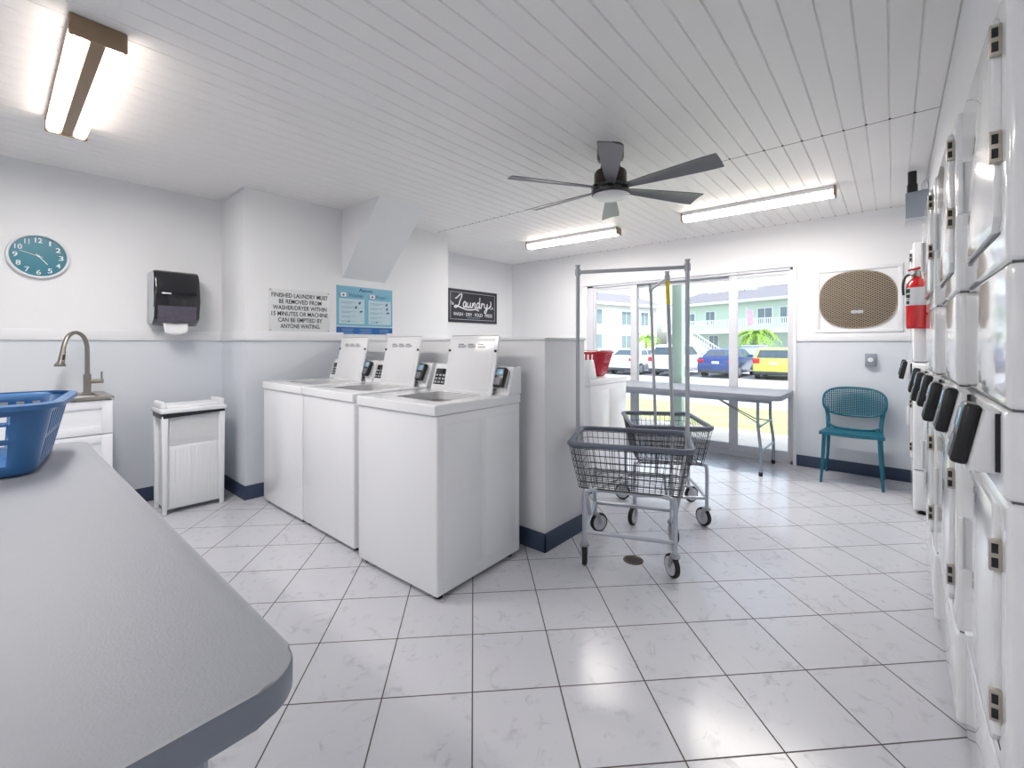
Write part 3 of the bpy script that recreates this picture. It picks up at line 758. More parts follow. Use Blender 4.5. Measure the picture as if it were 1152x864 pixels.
# ------------------------------------------------------------------ wire laundry carts
def cart(label, loc, rz, group, lean=0, tape=False, wrot=(30, -60, 10, 80)):
    t = thing('laundry_cart', label, 'laundry cart', loc, rz, group)
    L, W, l, w = .67, .53, .57, .43; z0, z1 = .44, .70
    FX, FY = .245, .245
    def ring(W_, D_, z, r=.05, n=4): return [(p[0], p[1], z) for p in rrect(W_, D_, r, n)]
    bm = NB()                                      # woven wire basket
    wr = .0021
    for i in range(7):
        f = i/6; z = z0+(z1-z0-.02)*f
        tube(bm, ring(l+(L-l)*f, w+(W-w)*f, z, .03+.03*f), wr if i else .003, 5, closed=True)
    nx_, ny_ = 17, 12
    for i in range(nx_+1):
        u = -1+2*i/nx_; 
        a = u*(l/2-.02); b2 = u*(L/2-.03)
        tube(bm, [(b2, -W/2, z1-.01), (a, -w/2, z0), (a, w/2, z0), (b2, W/2, z1-.01)], wr, 4)
    for j in range(ny_+1):
        u = -1+2*j/ny_; a = u*(w/2-.02); b2 = u*(W/2-.03)
        tube(bm, [(-L/2, b2, z1-.01), (-l/2, a, z0-.003), (l/2, a, z0-.003), (L/2, b2, z1-.01)], wr, 4)
    obj('wire_basket', bm, WIRE, t)
    bm = NB(); tube(bm, ring(L, W, z1, .055, 6), .0165, 10, closed=True); obj('bumper_rim', bm, RIM_BLUE, t)
    bm = NB()                                      # base frame
    tube(bm, [(-FX, -FY, .20), (FX, -FY, .20)], .0115, 10); tube(bm, [(-FX, FY, .20), (FX, FY, .20)], .0115, 10)
    for s in (-1, 1): tube(bm, [(s*FX, -FY, .20), (s*FX, FY, .20)], .0115, 10)
    obj('base_frame', bm, CART_TUBE, t)
    bm = NB()
    for s in (-1, 1): tube(bm, [(s*.20, -FY+.02, z0-.012), (s*.20, FY-.02, z0-.012)], .008, 8)
    tube(bm, [(-FX, -.205, z0-.012), (FX, -.205, z0-.012)], .008, 8); tube(bm, [(-FX, .205, z0-.012), (FX, .205, z0-.012)], .008, 8)
    obj('basket_support', bm, CART_TUBE, t)
    k = 0
    for sx in (-1, 1):
        for sy in (-1, 1):
            bm = NB(); P_ = smooth_path([(sx*FX, sy*FY, .135), (sx*FX, sy*FY, z0-.04), (sx*(FX-.02), sy*(FY-.02), z0-.012), (sx*(FX-.07), sy*(FY-.04), z0-.008)], 5)
            tube(bm, P_, .0125, 10); lg = obj('leg', bm, CART_TUBE, t)
            a = R(wrot[k]); k += 1
            M = T(sx*FX, sy*FY, 0) @ Matrix.Rotation(a, 4, 'Z')
            bm = NB(); lathe(bm, [(.017, .118), (.027, .122), (.027, .134), (.016, .142)], 16, M=M)
            for q in (-1, 1):
                prism(bm, [(-.012, .125), (.024, .125), (.040, .062), (.030, .052), (.018, .060)], q*.019-.0015, q*.019+.0015, 'Y', M=M)
            box(bm, -.014, .024, -.020, .020, .120, .125, M=M)
            c = obj('caster', bm, CASTER, t)
            bm = NB(); lathe(bm, [(.044, -.010), (.048, -.013), (.056, -.0145), (.062, -.010), (.0635, 0), (.062, .010), (.056, .0145), (.048, .013), (.044, .010)], 32, (.030, 0, .0635), 'Y', M=M)
            obj('tire', bm, RUBBER, c)
            bm = NB(); lathe(bm, [(.008, -.019), (.018, -.018), (.024, -.0150), (.0495, -.0160), (.0495, .0160), (.024, .0150), (.018, .018), (.008, .019)], 28, (.030, 0, .0635), 'Y', M=M)
            obj('wheel_hub', bm, GREY_PLAS, c)
    # double pole hanging rack
    bm = NB(); px = L/2-.012; zt = 1.77
    Ml = Matrix.Rotation(R(lean), 4, 'X') if lean else None
    for s in (-1, 1):
        tube(bm, [(s*px, 0, zt), (s*px, 0, z1+.03)], .0125, 10); tube(bm, smooth_path([(s*px, 0, z1+.05), (s*px, 0, z1-.02), (s*(px-.035), 0, z0), (s*(FX+.002), 0, .21)], 4), .0125, 10)
        lathe(bm, [(.016, zt-.002), (.016, zt+.006)], 12, (s*px, 0, 0)); lathe(bm, [(.018, zt-.06), (.018, zt-.02)], 12, (s*px, 0, 0))
    tube(bm, [(-px, 0, zt-.04), (px, 0, zt-.04)], .0115, 10)
    if lean:
        for v_ in bm.verts:
            if v_.co.z > z1: v_.co.y += lean*(v_.co.z-z1)
    obj('hanger_rack', bm, RACK, t)
    if tape:
        bm = NB(); y_ = lean*(1.62-z1); tube(bm, [(-px, lean*(1.55-z1), 1.55), (-px, lean*(1.72-z1), 1.72)], .0135, 10); obj('tape_wrap', bm, TAPE, t)
    return t
cart('wire laundry cart with grey rim and tall pole rack, nearer the camera', (-1.216, 2.532, 0), R(23), 'wire laundry carts', wrot=(100, 40, 120, -70))
cart('wire laundry cart standing behind the other one, yellow tape on its rack', (-1.325, 3.31, 0), R(33+90), 'wire laundry carts', lean=.035, tape=True, wrot=(30, 150, -60, 70))

# floor drain
fd = thing('floor_drain', 'small round bronze floor drain near the front cart', 'drain', (-1.165, 2.46, 0))
bm = NB(); lathe(bm, [(.058, 0), (.058, .0025), (.052, .004), (.046, .0025), (.0, .0025)], 28); obj('ring', bm, DRAIN, fd)
bm = NB()
for k in range(-2, 3): box(bm, -.04*math.sqrt(1-(k/3.2)**2), .04*math.sqrt(1-(k/3.2)**2), k*.014-.003, k*.014+.003, .002, .0042)
obj('grate', bm, BLACK, fd)

# ------------------------------------------------------------------ bin
tb = thing('trash_bin', 'white resin wicker-look trash bin with black bag showing under the lid', 'trash bin', (-4.235, 1.012, 0), math.pi/2)
# local: faces -Y (-> +X in the room); width .40, depth .29
def weave_mat():
    m = mat('resin_weave', (236, 239, 243), .4)
    nt = m.node_tree; n = nt.nodes; l = nt.links; b = n['Principled BSDF']
    tc = n.new('ShaderNodeTexCoord'); s = n.new('ShaderNodeSeparateXYZ'); l.new(tc.outputs['Object'], s.inputs[0])
    cb = n.new('ShaderNodeCombineXYZ')
    for a, i in (('X', 0), ('Z', 1)): l.new(s.outputs[a], cb.inputs[i])
    br = n.new('ShaderNodeTexBrick'); br.inputs['Scale'].default_value = 1; br.inputs['Brick Width'].default_value = .026; br.inputs['Row Height'].default_value = .011
    br.inputs['Mortar Size'].default_value = .0018; br.inputs['Mortar Smooth'].default_value = 1
    l.new(cb.outputs[0], br.inputs['Vector'])
    bp = n.new('ShaderNodeBump'); bp.invert = True; bp.inputs['Strength'].default_value = 1; bp.inputs['Distance'].default_value = .004
    l.new(br.outputs['Fac'], bp.inputs['Height']); l.new(bp.outputs[0], b.inputs['Normal'])
    return m
WEAVE = weave_mat()
bm = NB(); hw, hd_ = .185, .125
box(bm, -hw+.01, hw-.01, -hd_+.006, hd_-.006, .035, .74); obj('body', bm, RESIN, tb)
bm = NB(); box(bm, -hw+.03, hw-.03, -hd_, -hd_+.008, .52, .735); obj('weave_panel', bm, WEAVE, tb)
bm = NB(); box(bm, -hw+.03, hw-.03, -hd_-.001, -hd_+.008, .045, .505, bev=.002)
for k in range(-6, 7): box(bm, k*.024-.0045, k*.024+.0045, -hd_-.0035, -hd_+.001, .07, .485)
obj('slat_panel', bm, RESIN, tb)
for sx in (-1, 1):
    for sy in (-1, 1):
        bm = NB(); box(bm, sx*hw-.02, sx*hw+.02, sy*hd_-.02, sy*hd_+.02, 0, .74, bev=.005, taper=(.006, .006)); obj('corner_post', bm, RESIN, tb)
bm = NB(); prism(bm, [(p[0], p[1]) for p in rrect(.415, .295, .02, 4)], .732, .762, 'Z'); 
for v_ in bm.verts:
    if v_.co.z < .74: v_.co.z += .010*math.sin(v_.co.x*9+.5)
obj('bin_bag', bm, BLACK, tb)
bm = NB(); box(bm, -.215, .215, -.155, .155, .758, .79, bev=.008, seg=3); box(bm, -.17, .17, -.115, .115, .788, .812, bev=.008, seg=3)
for s in (-1, 1): box(bm, s*.19-.018, s*.19+.018, -.12, .12, .788, .84, bev=.012, seg=3)
obj('lid', bm, RESIN, tb)

# ------------------------------------------------------------------ sink cabinet and tap
sc_ = thing('sink_cabinet', 'white shaker sink cabinet with a steel drop-in sink by the wall', 'cabinet', (-4.60, .18, 0), math.pi/2)
# local: back at y=0, front at y=-.50 (-> room +X); x along room +Y
bm = NB(); box(bm, -.36, .36, -.48, -.002, .10, .90, bev=.002); box(bm, -.36, .36, -.42, -.002, 0, .10); obj('carcass', bm, CAB, sc_)
def shaker(name, x0, x1, z0, z1, parent):
    bm = NB(); y = -.50; f = .055
    box(bm, x0, x1, y+.008, y+.02, z0, z1)
    for a in ((x0, x0+f, z0, z1), (x1-f, x1, z0, z1)): box(bm, a[0], a[1], y, y+.012, a[2], a[3], bev=.0015)
    box(bm, x0+f, x1-f, y, y+.012, z0, z0+f, bev=.0015); box(bm, x0+f, x1-f, y, y+.012, z1-f, z1, bev=.0015)
    return obj(name, bm, CAB, parent)
shaker('drawer', -.355, .357, .665, .893, sc_); shaker('door', -.355, -.002, .11, .658, sc_); shaker('door', .002, .357, .11, .658, sc_)
bm = NB()
out = rrect(.73, .51, .02, 4, 0, -.256); inn = rrect(.60, .36, .05, 4, 0, -.29); n = len(out); rings = []
for pts, z in ((out, .90), (out, .918), (inn, .918), (inn, .912), (rrect(.56, .33, .05, 4, 0, -.29), .75)): rings.append([bm.verts.new((p[0], p[1], z)) for p in pts])
for A, B in zip(rings, rings[1:]):
    for k in range(n): bm.faces.new((A[k], A[(k+1) % n], B[(k+1) % n], B[k]))
bm.faces.new(rings[-1])
obj('sink', bm, SINKM, sc_)
tp = thing('tap', 'brushed steel gooseneck kitchen tap with pull-down spray head', 'tap', (-4.46, .445, .918), 0)
bm = NB(); lathe(bm, [(.028, 0), (.028, .006), (.022, .01), (.022, .135), (.018, .14)], 24); obj('body', bm, CHROME, tp)
dx, dy = .17, -.155; 
def sp(f, z): return (dx*f, dy*f, z)
bm = NB(); P_ = smooth_path([sp(0, .12), sp(0, .30), sp(.03, .36), sp(.16, .415), sp(.42, .44), sp(.68, .415), sp(.83, .355), sp(.88, .30)], 6); tube(bm, P_, .0135, 14); obj('spout', bm, CHROME, tp)
bm = NB(); tube(bm, [sp(.87, .31), sp(.93, .245), sp(.955, .225)], [.015, .019, .019], 16); tube(bm, [sp(.95, .232), sp(.975, .214), sp(.975, .207)], [.022, .031, .029], 20); hd = obj('spray_head', bm, CHROME, tp)
bm = NB(); tube(bm, [(dx*.89+.015, dy*.89+.006, .285), (dx*.92+.017, dy*.92+.006, .25)], .006, 8); obj('spray_button', bm, BLACK, hd)
bm = NB(); tube(bm, [(0, .015, .085), (0, .088, .085)], .0155, 16); tube(bm, [(0, .078, .09), (.0, .078, .155)], .0055, 10); obj('handle', bm, CHROME, tp)

# ------------------------------------------------------------------ paper towel dispenser
pd = thing('paper_towel_dispenser', 'black smoked plastic paper towel dispenser on the wall above the bin', 'towel dispenser', (XL, .965, 1.43), math.pi/2)
bm = NB()
prism(bm, [(0, .01), (-.13, 0), (-.20, .05), (-.215, .20), (-.205, .36), (-.185, .41), (-.16, .43), (0, .43)], -.155, .155, 'X', bev=.016); obj('housing', bm, GREY_PLAS, pd)
bm = NB()
prism(bm, [(-.13, -.004), (-.205, .045), (-.221, .20), (-.211, .365), (-.19, .415), (-.165, .434), (-.05, .434), (-.05, -.004)], -.150, .157, 'X', bev=.018); cv = obj('cover', bm, SMOKE, pd)
bm = NB(); prism(bm, [(-.2155, .15), (-.2225, .15), (-.2215, .09), (-.209, .042), (-.165, .014), (-.15, .02), (-.19, .05)], -.125, .13, 'X', bev=.002); obj('window_strip', bm, SMOKE2, cv)
bm = NB(); box(bm, -.10, -.04, -.2235, -.2195, .245, .255, bev=.0005); obj('name_mark', bm, INKW, cv)
bm = NB()
n = 12; g = []
for i in range(n+1):
    u = -1+2*i/n; row = []
    for j in range(6):
        f = j/5; wv = .085-.012*f if j < 5 else .07
        row.append(bm.verts.new((u*wv, -.15-.035*math.sin(f*2.2)+.008*math.cos(u*3), (.03-.115*f)*(1-.25*u*u*(f > .9)))))
    g.append(row)
for i in range(n):
    for j in range(5): bm.faces.new((g[i][j], g[i+1][j], g[i+1][j+1], g[i][j+1]))
pp = obj('paper_towel', bm, PAPER, pd); md = pp.modifiers.new('thick', 'SOLIDIFY'); md.thickness = .002

# ------------------------------------------------------------------ clock
ck = thing('wall_clock', 'round teal wall clock with white numerals and white rim', 'clock', (XL, .208, 1.897), math.pi/2)
bm = NB(); lathe(bm, [(.155, 0), (.158, -.02), (.154, -.034), (.146, -.036), (.141, -.030), (.141, -.012)], 64, axis='Y'); obj('rim', bm, WHITE_PLAS, ck)
bm = NB(); lathe(bm, [(.141, -.010), (.141, -.014)], 64, axis='Y'); fc = obj('face', bm, CLOCKFACE, ck)
for i in range(1, 13):
    a = R(90-30*i)
    text('numeral', str(i), .112*math.cos(a), .112*math.sin(a), {1: .009, 10: .036, 11: .024, 12: .036}.get(i, .024), .034, -.0142, INKW, fc, bold=.01)
for (ln, wd, an) in ((.095, .0035, 90-30*9.6), (.07, .0045, 90-30*4.7)):
    bm = NB(); box(bm, -.02, ln, -.019 if ln > .08 else -.017, -.018 if ln > .08 else -.016, -wd/2, wd/2, M=RY(-an)); obj('hand', bm, INKW, ck)
bm = NB(); lathe(bm, [(.006, -.014), (.006, -.021)], 12, axis='Y'); obj('hub', bm, INKW, ck)

# ------------------------------------------------------------------ signs
def sign(name, label, loc, w, h, m, th=.004):
    t = thing(name, label, 'sign', loc, math.pi/2)
    bm = NB(); box(bm, -w/2, w/2, -th, 0, -h/2, h/2, bev=.001); b_ = obj('board', bm, m, t)
    return t, b_
s1, b1 = sign('notice_sign', 'white notice sign with six lines of black capitals on the wall above the washers', (XP, 1.787, 1.569), .535, .37, SIGNW, .005)
for i, ln in enumerate(('FINISHED LAUNDRY MUST', 'BE REMOVED FROM', 'WASHER/DRYER WITHIN', '15 MINUTES OR MACHINE', 'CAN BE EMPTIED BY', 'ANYONE WAITING.')):
    wd = (.495, .375, .475, .495, .39, .35)[i]
    text('lettering', ln, 0, .132-.0535*i, wd, .038, -.0052, SIGNK, b1, bold=.014)
for x in (-.255, .255):
    for z in (-.172, .172):
        bm = NB(); lathe(bm, [(.006, -.009), (.008, -.007), (.008, -.004)], 14, (x, 0, z), 'Y'); obj('screw', bm, STEEL, s1)
s2, b2 = sign('instruction_poster', 'light blue washer and dryer instruction poster with a deep blue footer', (XP, 2.433, 1.606), .622, .466, PALEB, .002)
bm = NB(); box(bm, -.311, .311, -.0026, -.0015, -.15, .233)
obj('background_panel', bm, SKYB, b2)
bm = NB(); box(bm, -.311, .311, -.003, -.0015, -.233, -.165); obj('footer_band', bm, DEEPB, b2)
for x0, x1 in ((-.285, -.015), (.028, .293)):
    bm = NB(); prism(bm, [(p[0], p[1]) for p in rrect(x1-x0, .245, .008, 3, (x0+x1)/2, -.012)], -.0034, -.002, 'Y'); obj('text_panel', bm, PALEB, b2)
    bm = NB()
    for r_ in range(5):
        for q in range(2):
            z = .078-.046*r_-.012*q; e_ = x1-.09-.03*random.random()-(.05 if q else 0)
            box(bm, x0+.022, e_, -.0042, -.003, z-.0022, z+.0022)
    obj('small_print', bm, INKM, b2)
    sx_ = x1-.05
    for (xx, zz, w_, h_) in ((sx_-.005, .075, .028, .034), (sx_-.045 if x0 < 0 else sx_, .03, .026, .034), (sx_+.01, -.01, .04, .022), (sx_-.12, -.108, .022, .014)):
        bm = NB(); prism(bm, [(xx-w_/2, zz-h_*.2), (xx, zz-h_/2), (xx+w_/2, zz-h_*.1), (xx+w_*.3, zz+h_/2), (xx-w_*.2, zz+h_*.25)], -.0045, -.003, 'Y')
        obj('pictogram', bm, INKB, b2)
    bm = NB(); cx0 = x0+.045
    box(bm, cx0-.03, cx0+.03, -.0045, -.003, .128, .165, bev=.0005)
    obj('machine_picture', bm, INKW, b2)
    bm = NB(); box(bm, cx0-.034, cx0-.03, -.0045, -.003, .125, .165); box(bm, cx0+.03, cx0+.034, -.0045, -.003, .125, .165); lathe(bm, [(.011, -.0052), (.011, -.003)], 16, (cx0, 0, .145), 'Y'); obj('machine_outline', bm, INKB, b2)
text('lettering', 'Aaxon', .0, .203, .155, .034, -.003, INKB, b2, bold=.03)
text('lettering', 'Washer', -.105, .147, .165, .036, -.003, INKB, b2, bold=.005)
text('lettering', 'Dryer', .175, .143, .12, .040, -.003, INKB, b2, bold=.005)
bm = NB()
for (cx0, w_) in ((-.20, .13), (.0, .14), (.21, .12)):
    for q in range(4):
        wq = w_*(1-.2*((q*7) % 3)/2); box(bm, cx0-wq/2, cx0+wq/2, -.0036, -.0025, -.184-.0125*q-.0018, -.184-.0125*q+.0018)
obj('footer_print', bm, INKM, b2)

s3, b3 = sign('laundry_sign', 'charcoal laundry sign with white script lettering on the recessed wall', (XS, 4.61, 1.82), 1.01, .475, CHARC, .014)
bm = NB(); w_, h_ = .455, .195
for a in ((-w_, w_, h_-.004, h_), (-w_, w_, -h_, -h_+.004), (-w_, -w_+.004, -h_, h_), (w_-.004, w_, -h_, h_)): box(bm, a[0], a[1], -.0155, -.0135, a[2], a[3])
obj('border_line', bm, INKW, b3)
ST = {
 'L': [[(-.06, .66), (.04, .72), (.14, .88), (.25, 1.02), (.33, .98), (.30, .80), (.22, .52), (.16, .25), (.08, .06), (-.03, -.03), (-.10, .03), (-.02, .12), (.12, .06), (.32, -.04), (.6, -.14), (.9, -.14), (1.15, -.08), (1.35, -.18)]],
 'a': [[(.17, .38), (.09, .46), (.01, .27), (.04, .05), (.12, .08), (.18, .42), (.17, .12), (.21, .03), (.27, .10)]],
 'u': [[(.0, .42), (-.01, .14), (.05, .03), (.12, .10), (.17, .42), (.16, .12), (.20, .03), (.26, .10)]],
 'n': [[(.01, .03), (.03, .42), (.03, .15), (.11, .42), (.17, .38), (.16, .12), (.20, .03), (.26, .10)]],
 'd': [[(.17, .38), (.09, .46), (.01, .27), (.04, .05), (.12, .08), (.18, .45), (.21, .90), (.18, .14), (.22, .03), (.28, .10)]],
 'r': [[(.01, .03), (.03, .44), (.03, .22), (.10, .44), (.17, .38)]],
 'y': [[(.0, .42), (.01, .15), (.08, .06), (.15, .16), (.20, .44), (.17, .0), (.10, -.30), (.01, -.30), (.05, -.12), (.30, .12), (.42, .35), (.44, .50), (.40, .66)]]}
def script(chars, x, z, s, m, parent, r=.0062, sz=None):
    sz = sz or s
    bm = NB()
    for c, adv in chars:
        for st_ in ST[c]:
            P2 = smooth_path([(x+px*s, -.0145, z+pz*sz) for px, pz in st_], 5)
            tube(bm, P2, r, 6)
        x += adv*s
    for v_ in bm.verts: v_.co.y = -.0145+(v_.co.y+.0145)*.2
    return obj('script_lettering', bm, m, parent)
script([('L', .40), ('a', .27), ('u', .27), ('n', .27), ('d', .28), ('r', .21), ('y', .3)], -.345, -.02, .335, INKW, b3, .0095, .185)
text('lettering', 'The', -.425, .03, .07, .05, -.0145, INKW, b3, shear=.3, bold=.01)
text('lettering', 'Co.', .385, .005, .085, .050, -.0145, INKW, b3, shear=.3, bold=.01)
text('lettering', 'WASH · DRY · FOLD · PRESS', 0, -.118, .80, .050, -.0145, INKW, b3, bold=.006)
bm = NB()
for k_ in range(13): box(bm, -.13+k_*.02, -.117+k_*.02, -.0152, -.0138, -.170, -.159)
obj('small_print', bm, INKM, b3)

# ------------------------------------------------------------------ outside
bm = NB(); box(bm, -60, 60, YB+.15, 7.5, -.4, -.05)
struct('ground_concrete', bm, CONC)
GZ = -.45
bm = NB(); prism(bm, [(7.5, -.8), (7.5, -.045), (12.5, -.36), (12.5, -.8)], -60, 60, 'X'); struct('ground_lawn', bm, GRASS)
bm = NB(); box(bm, -90, 90, 12.5, 120, -.9, GZ); struct('ground_parking', bm, ASPH)
bm = NB(); box(bm, -60, 60, 12.45, 12.65, -.7, GZ+.12, bev=.02); struct('ground_kerb', bm, CONC)
px_, py_ = cr(2.66, 7.1)
pp_ = thing('porch_post', 'pale green painted porch post standing outside the glass door', 'post', (px_, py_, -.05), R(0))
bm = NB(); box(bm, -.075, .075, -.075, .075, 0, 2.85, bev=.004); box(bm, -.085, -.07, -.02, .02, 0, 2.85); obj('shaft', bm, POSTGREEN, pp_)
bm = NB(); box(bm, -.10, .10, -.10, .10, 0, .10, bev=.005); obj('base', bm, POSTGREEN, pp_)
# our own building's outer skin and roof
bm = NB(); box(bm, -7, 3, -3.0, YB+.95, ZC+.25, ZC+.45); struct('roof_slab', bm, TRIMW)

# cars
TIRE = mat('car_tire', (40, 40, 44), .8, noise=.2); HUBC = mat('car_wheel', (190, 192, 198), .3, .7, noise=.1)
CGLASS = mat('car_glass', (70, 84, 96), .08, noise=.2, nscale=2, coat=.5); TAILR = mat('tail_light', (200, 40, 50), .2, noise=.05)
CARTRIM = mat('car_trim', (60, 62, 68), .6, noise=.1); PLATE = mat('plate', (225, 228, 232), .4, noise=.05)
def car(label, X, Y, head, rgb, kind='sedan', scale=1):
    """X, Y: ground point under the tail; head: heading (deg right of straight ahead of the photographer)"""
    x, y = cr(X, Y)
    pm = mat('car_paint', rgb, .2, coat=.6, noise=.03, nscale=1)
    t = thing('car', label, 'car', (x, y, GZ), YAW-R(head), 'parked cars outside')
    # local +Y is the car's forward direction, tail at y=0
    w = .88; Ln = {'sedan': 4.7, 'suv': 4.6, 'hatch': 3.9}[kind]
    if kind == 'sedan':
        low = [(.03, .30), (0, .55), (.02, .92), (.10, 1.02), (.9, 1.06), (3.3, 1.0), (4.3, .85), (4.65, .70), (4.7, .40), (4.6, .28), (4.0, .22), (.4, .22)]
        cab = [(.55, 1.02), (1.25, 1.40), (1.7, 1.46), (2.5, 1.44), (3.5, .98)]
    elif kind == 'suv':
        low = [(.03, .34), (0, .6), (.02, .98), (.08, 1.08), (1, 1.10), (3.2, 1.08), (4.1, 1.0), (4.5, .85), (4.6, .5), (4.5, .32), (4.0, .26), (.4, .26)]
        cab = [(.08, 1.06), (.32, 1.58), (.7, 1.68), (2.3, 1.68), (3.3, 1.06)]
    else:
        low = [(.03, .30), (0, .55), (.02, .92), (.06, 1.0), (1, 1.02), (2.9, .98), (3.5, .85), (3.85, .65), (3.9, .4), (3.8, .28), (3.4, .22), (.4, .22)]
        cab = [(.06, .98), (.30, 1.45), (.6, 1.54), (1.9, 1.54), (2.9, .96)]
    bm = NB(); prism(bm, low, -w, w, 'X', bev=.07); obj('body', bm, pm, t)
    def cabin(ins, grow, name, m, par):
        bm = NB(); A = []; B = []
        for (yy, zz) in cab:
            f = (zz-1)/.6; hx = w-.03-.20*max(0, f)+grow
            A.append(bm.verts.new((-hx, yy, zz))); B.append(bm.verts.new((hx, yy, zz)))
        bm.faces.new(A); bm.faces.new(B[::-1]); n = len(cab)
        for i in range(n): bm.faces.new((A[i], B[i], B[(i+1) % n], A[(i+1) % n]))
        return obj(name, bm, m, par)
    cb = cabin(0, 0, 'cabin', pm, t)
    zt = max(z for _, z in cab); zb = cab[0][1]
    def on(yy, zz): return w-.03-.20*max(0, (zz-1)/.6)
    # side windows
    for s in (-1, 1):
        y0, y1 = cab[1][0], cab[3][0]
        bm = NB()
        for (a, b_) in ((y0-.15, (y0+y1)/2-.03), ((y0+y1)/2+.03, y1+.45)):
            zA, zB = zb+.06, zt-.10
            q = [(a-.12 if a < y0 else a, zA), (b_, zA), (b_ if b_ < y1 else b_-.5, zB), (a+.1 if a < y0 else a, zB)]
            f = [bm.verts.new((s*(on(p[0], p[1])+.008), p[0], p[1])) for p in q]; f2 = [bm.verts.new((s*(on(p[0], p[1])-.01), p[0], p[1])) for p in q]
            bm.faces.new(f); bm.faces.new(f2[::-1])
            for i in range(4): bm.faces.new((f[i], f[(i+1) % 4], f2[(i+1) % 4], f2[i]))
        obj('side_window', bm, CGLASS, cb)
    # rear window
    (ya, za), (yb, zb2) = cab[0], cab[1]
    def lerp(f, d): return (ya+(yb-ya)*f-d*(zb2-za)/math.hypot(yb-ya, zb2-za), za+(zb2-za)*f+d*(yb-ya)/math.hypot(yb-ya, zb2-za))
    bm = NB(); q = []
    for d in (.012, -.01):
        for (sx, f) in ((-1, .14), (1, .14), (1, .92), (-1, .92)):
            yy, zz = lerp(f, d); q.append(bm.verts.new((sx*(on(yy, zz)-.10), yy, zz)))
    bm.faces.new(q[:4]); bm.faces.new(q[4:][::-1])
    for i in range(4): bm.faces.new((q[i], q[(i+1) % 4], q[4+(i+1) % 4], q[4+i]))
    obj('rear_window', bm, CGLASS, cb)
    for s in (-1, 1):
        bm = NB(); tall = kind != 'sedan'
        box(bm, s*w-.30 if s > 0 else -w-.005, w+.005 if s > 0 else -w+.30, -.02, .14, .78, .94 if not tall else 1.02, bev=.03); obj('tail_light', bm, TAILR, t)
    bm = NB(); box(bm, -.17, .17, -.015, .02, .72, .84, bev=.005); obj('license_plate', bm, PLATE, t)
    bm = NB(); box(bm, -w+.02, w-.02, -.03, .3, .26, .40, bev=.03); obj('bumper', bm, CARTRIM, t)
    for s in (-1, 1):
        for yy in (.85, Ln-.9):
            bm = NB(); lathe(bm, [(.20, -.11), (.31, -.11), (.335, -.08), (.335, .08), (.31, .11), (.20, .11)], 28, (s*(w-.09), yy, .335), 'X'); wl = obj('wheel', bm, TIRE, t)
            bm = NB(); lathe(bm, [(.05, .125), (.21, .118), (.21, -.118), (.05, -.125)], 20, (s*(w-.09), yy, .335), 'X'); obj('hubcap', bm, HUBC, wl)
    bm = NB()
    for s in (-1, 1): box(bm, s*(w+.02)-.09, s*(w+.02)+.09, cab[-1][0]-.55, cab[-1][0]-.40, 1.02, 1.14, bev=.03)
    obj('mirror', bm, pm, t)
    return t
car('yellow hatchback seen from behind, nearest the right side of the glass door', 12.3, 20.9, 38, (206, 206, 92), 'hatch')
car('blue sedan parked with its tail to the glass door, left of the yellow hatchback', 10.15, 22.2, 42, (38, 64, 124), 'sedan')
car('white suv parked directly left of the blue sedan', 8.0, 23.4, 42, (235, 236, 240), 'suv')
car('white car parked between the white suv and the silver sedan', 5.9, 24.5, 42, (226, 228, 232), 'sedan')
car('silver sedan parked furthest left, behind the red basket', 3.8, 25.5, 42, (196, 198, 206), 'sedan')

# two-storey buildings beyond the car park
WCREAM = mat('stucco_cream', (240, 240, 234), .8, noise=.03); WGREEN = mat('stucco_green', (196, 214, 198), .8, noise=.03)
SHING = mat('shingles', (112, 108, 116), .9, rgb2=(132, 128, 138), nscale=3); FASC = mat('fascia', (236, 238, 238), .6, noise=.02)
BGLASS = mat('building_glass', (120, 136, 142), .15, noise=.1)
def building(name, label, P0, P1, depth, wm, wins, H=5.75, ridge=1.9):
    (x0, y0), (x1, y1) = cr(*P0), cr(*P1); L = math.hypot(x1-x0, y1-y0)
    t = thing(name, label, 'building', (x0, y0, GZ), math.atan2(y1-y0, x1-x0))
    bm = NB(); box(bm, 0, L, 0, depth, 0, H); obj('wall', bm, wm, t)
    bm = NB(); o_ = .7
    prism(bm, [(-o_, H), (-o_, H+.22), (depth/2, H+ridge), (depth+o_, H+.22), (depth+o_, H)], -o_, L+o_, 'X'); obj('roof', bm, SHING, t)
    bm = NB(); box(bm, -o_, L+o_, -o_-.04, -o_+.02, H-.06, H+.2); obj('fascia', bm, FASC, t)
    for (u, z, w_, h_) in wins:
        z += .40
        bm = NB(); box(bm, u-w_/2-.08, u+w_/2+.08, -.06, .02, z-.08, z+h_+.08); f = obj('window', bm, FASC, t)
        bm = NB(); box(bm, u-w_/2, u-.03, -.075, -.055, z, z+h_); box(bm, u+.03, u+w_/2, -.075, -.055, z, z+h_); obj('pane', bm, BGLASS, f)
    return t, L
tA, LA = building('apartment_building', 'cream two-storey apartment block at the left beyond the parked cars', (3.5, 41.5), (16.4, 50.5), 9, WCREAM,
   [(5.6, 3.3, 2.6, 1.5), (5.6, .8, 2.6, 1.5), (10.6, 3.3, 1.4, 1.4), (10.6, .8, 1.4, 1.4), (13.6, 3.3, 1.2, 1.4)])
tB, LB = building('apartment_building', 'pale green two-storey apartment block with white balcony and outside stair', (18.6, 49.6), (30, 30), 9, WGREEN,
   [(1.6, 3.3, 1.0, 1.2), (4.0, 3.3, 1.0, 1.3), (9.7, 3.2, 1.3, 1.4), (11.7, 3.2, 1.2, 1.4), (14.5, 3.3, 1.5, 1.4), (18, 3.3, 1.5, 1.4), (4.4, .8, 1.0, 1.3), (8.2, .8, 1.4, 1.3), (15, .8, 1.4, 1.4)])
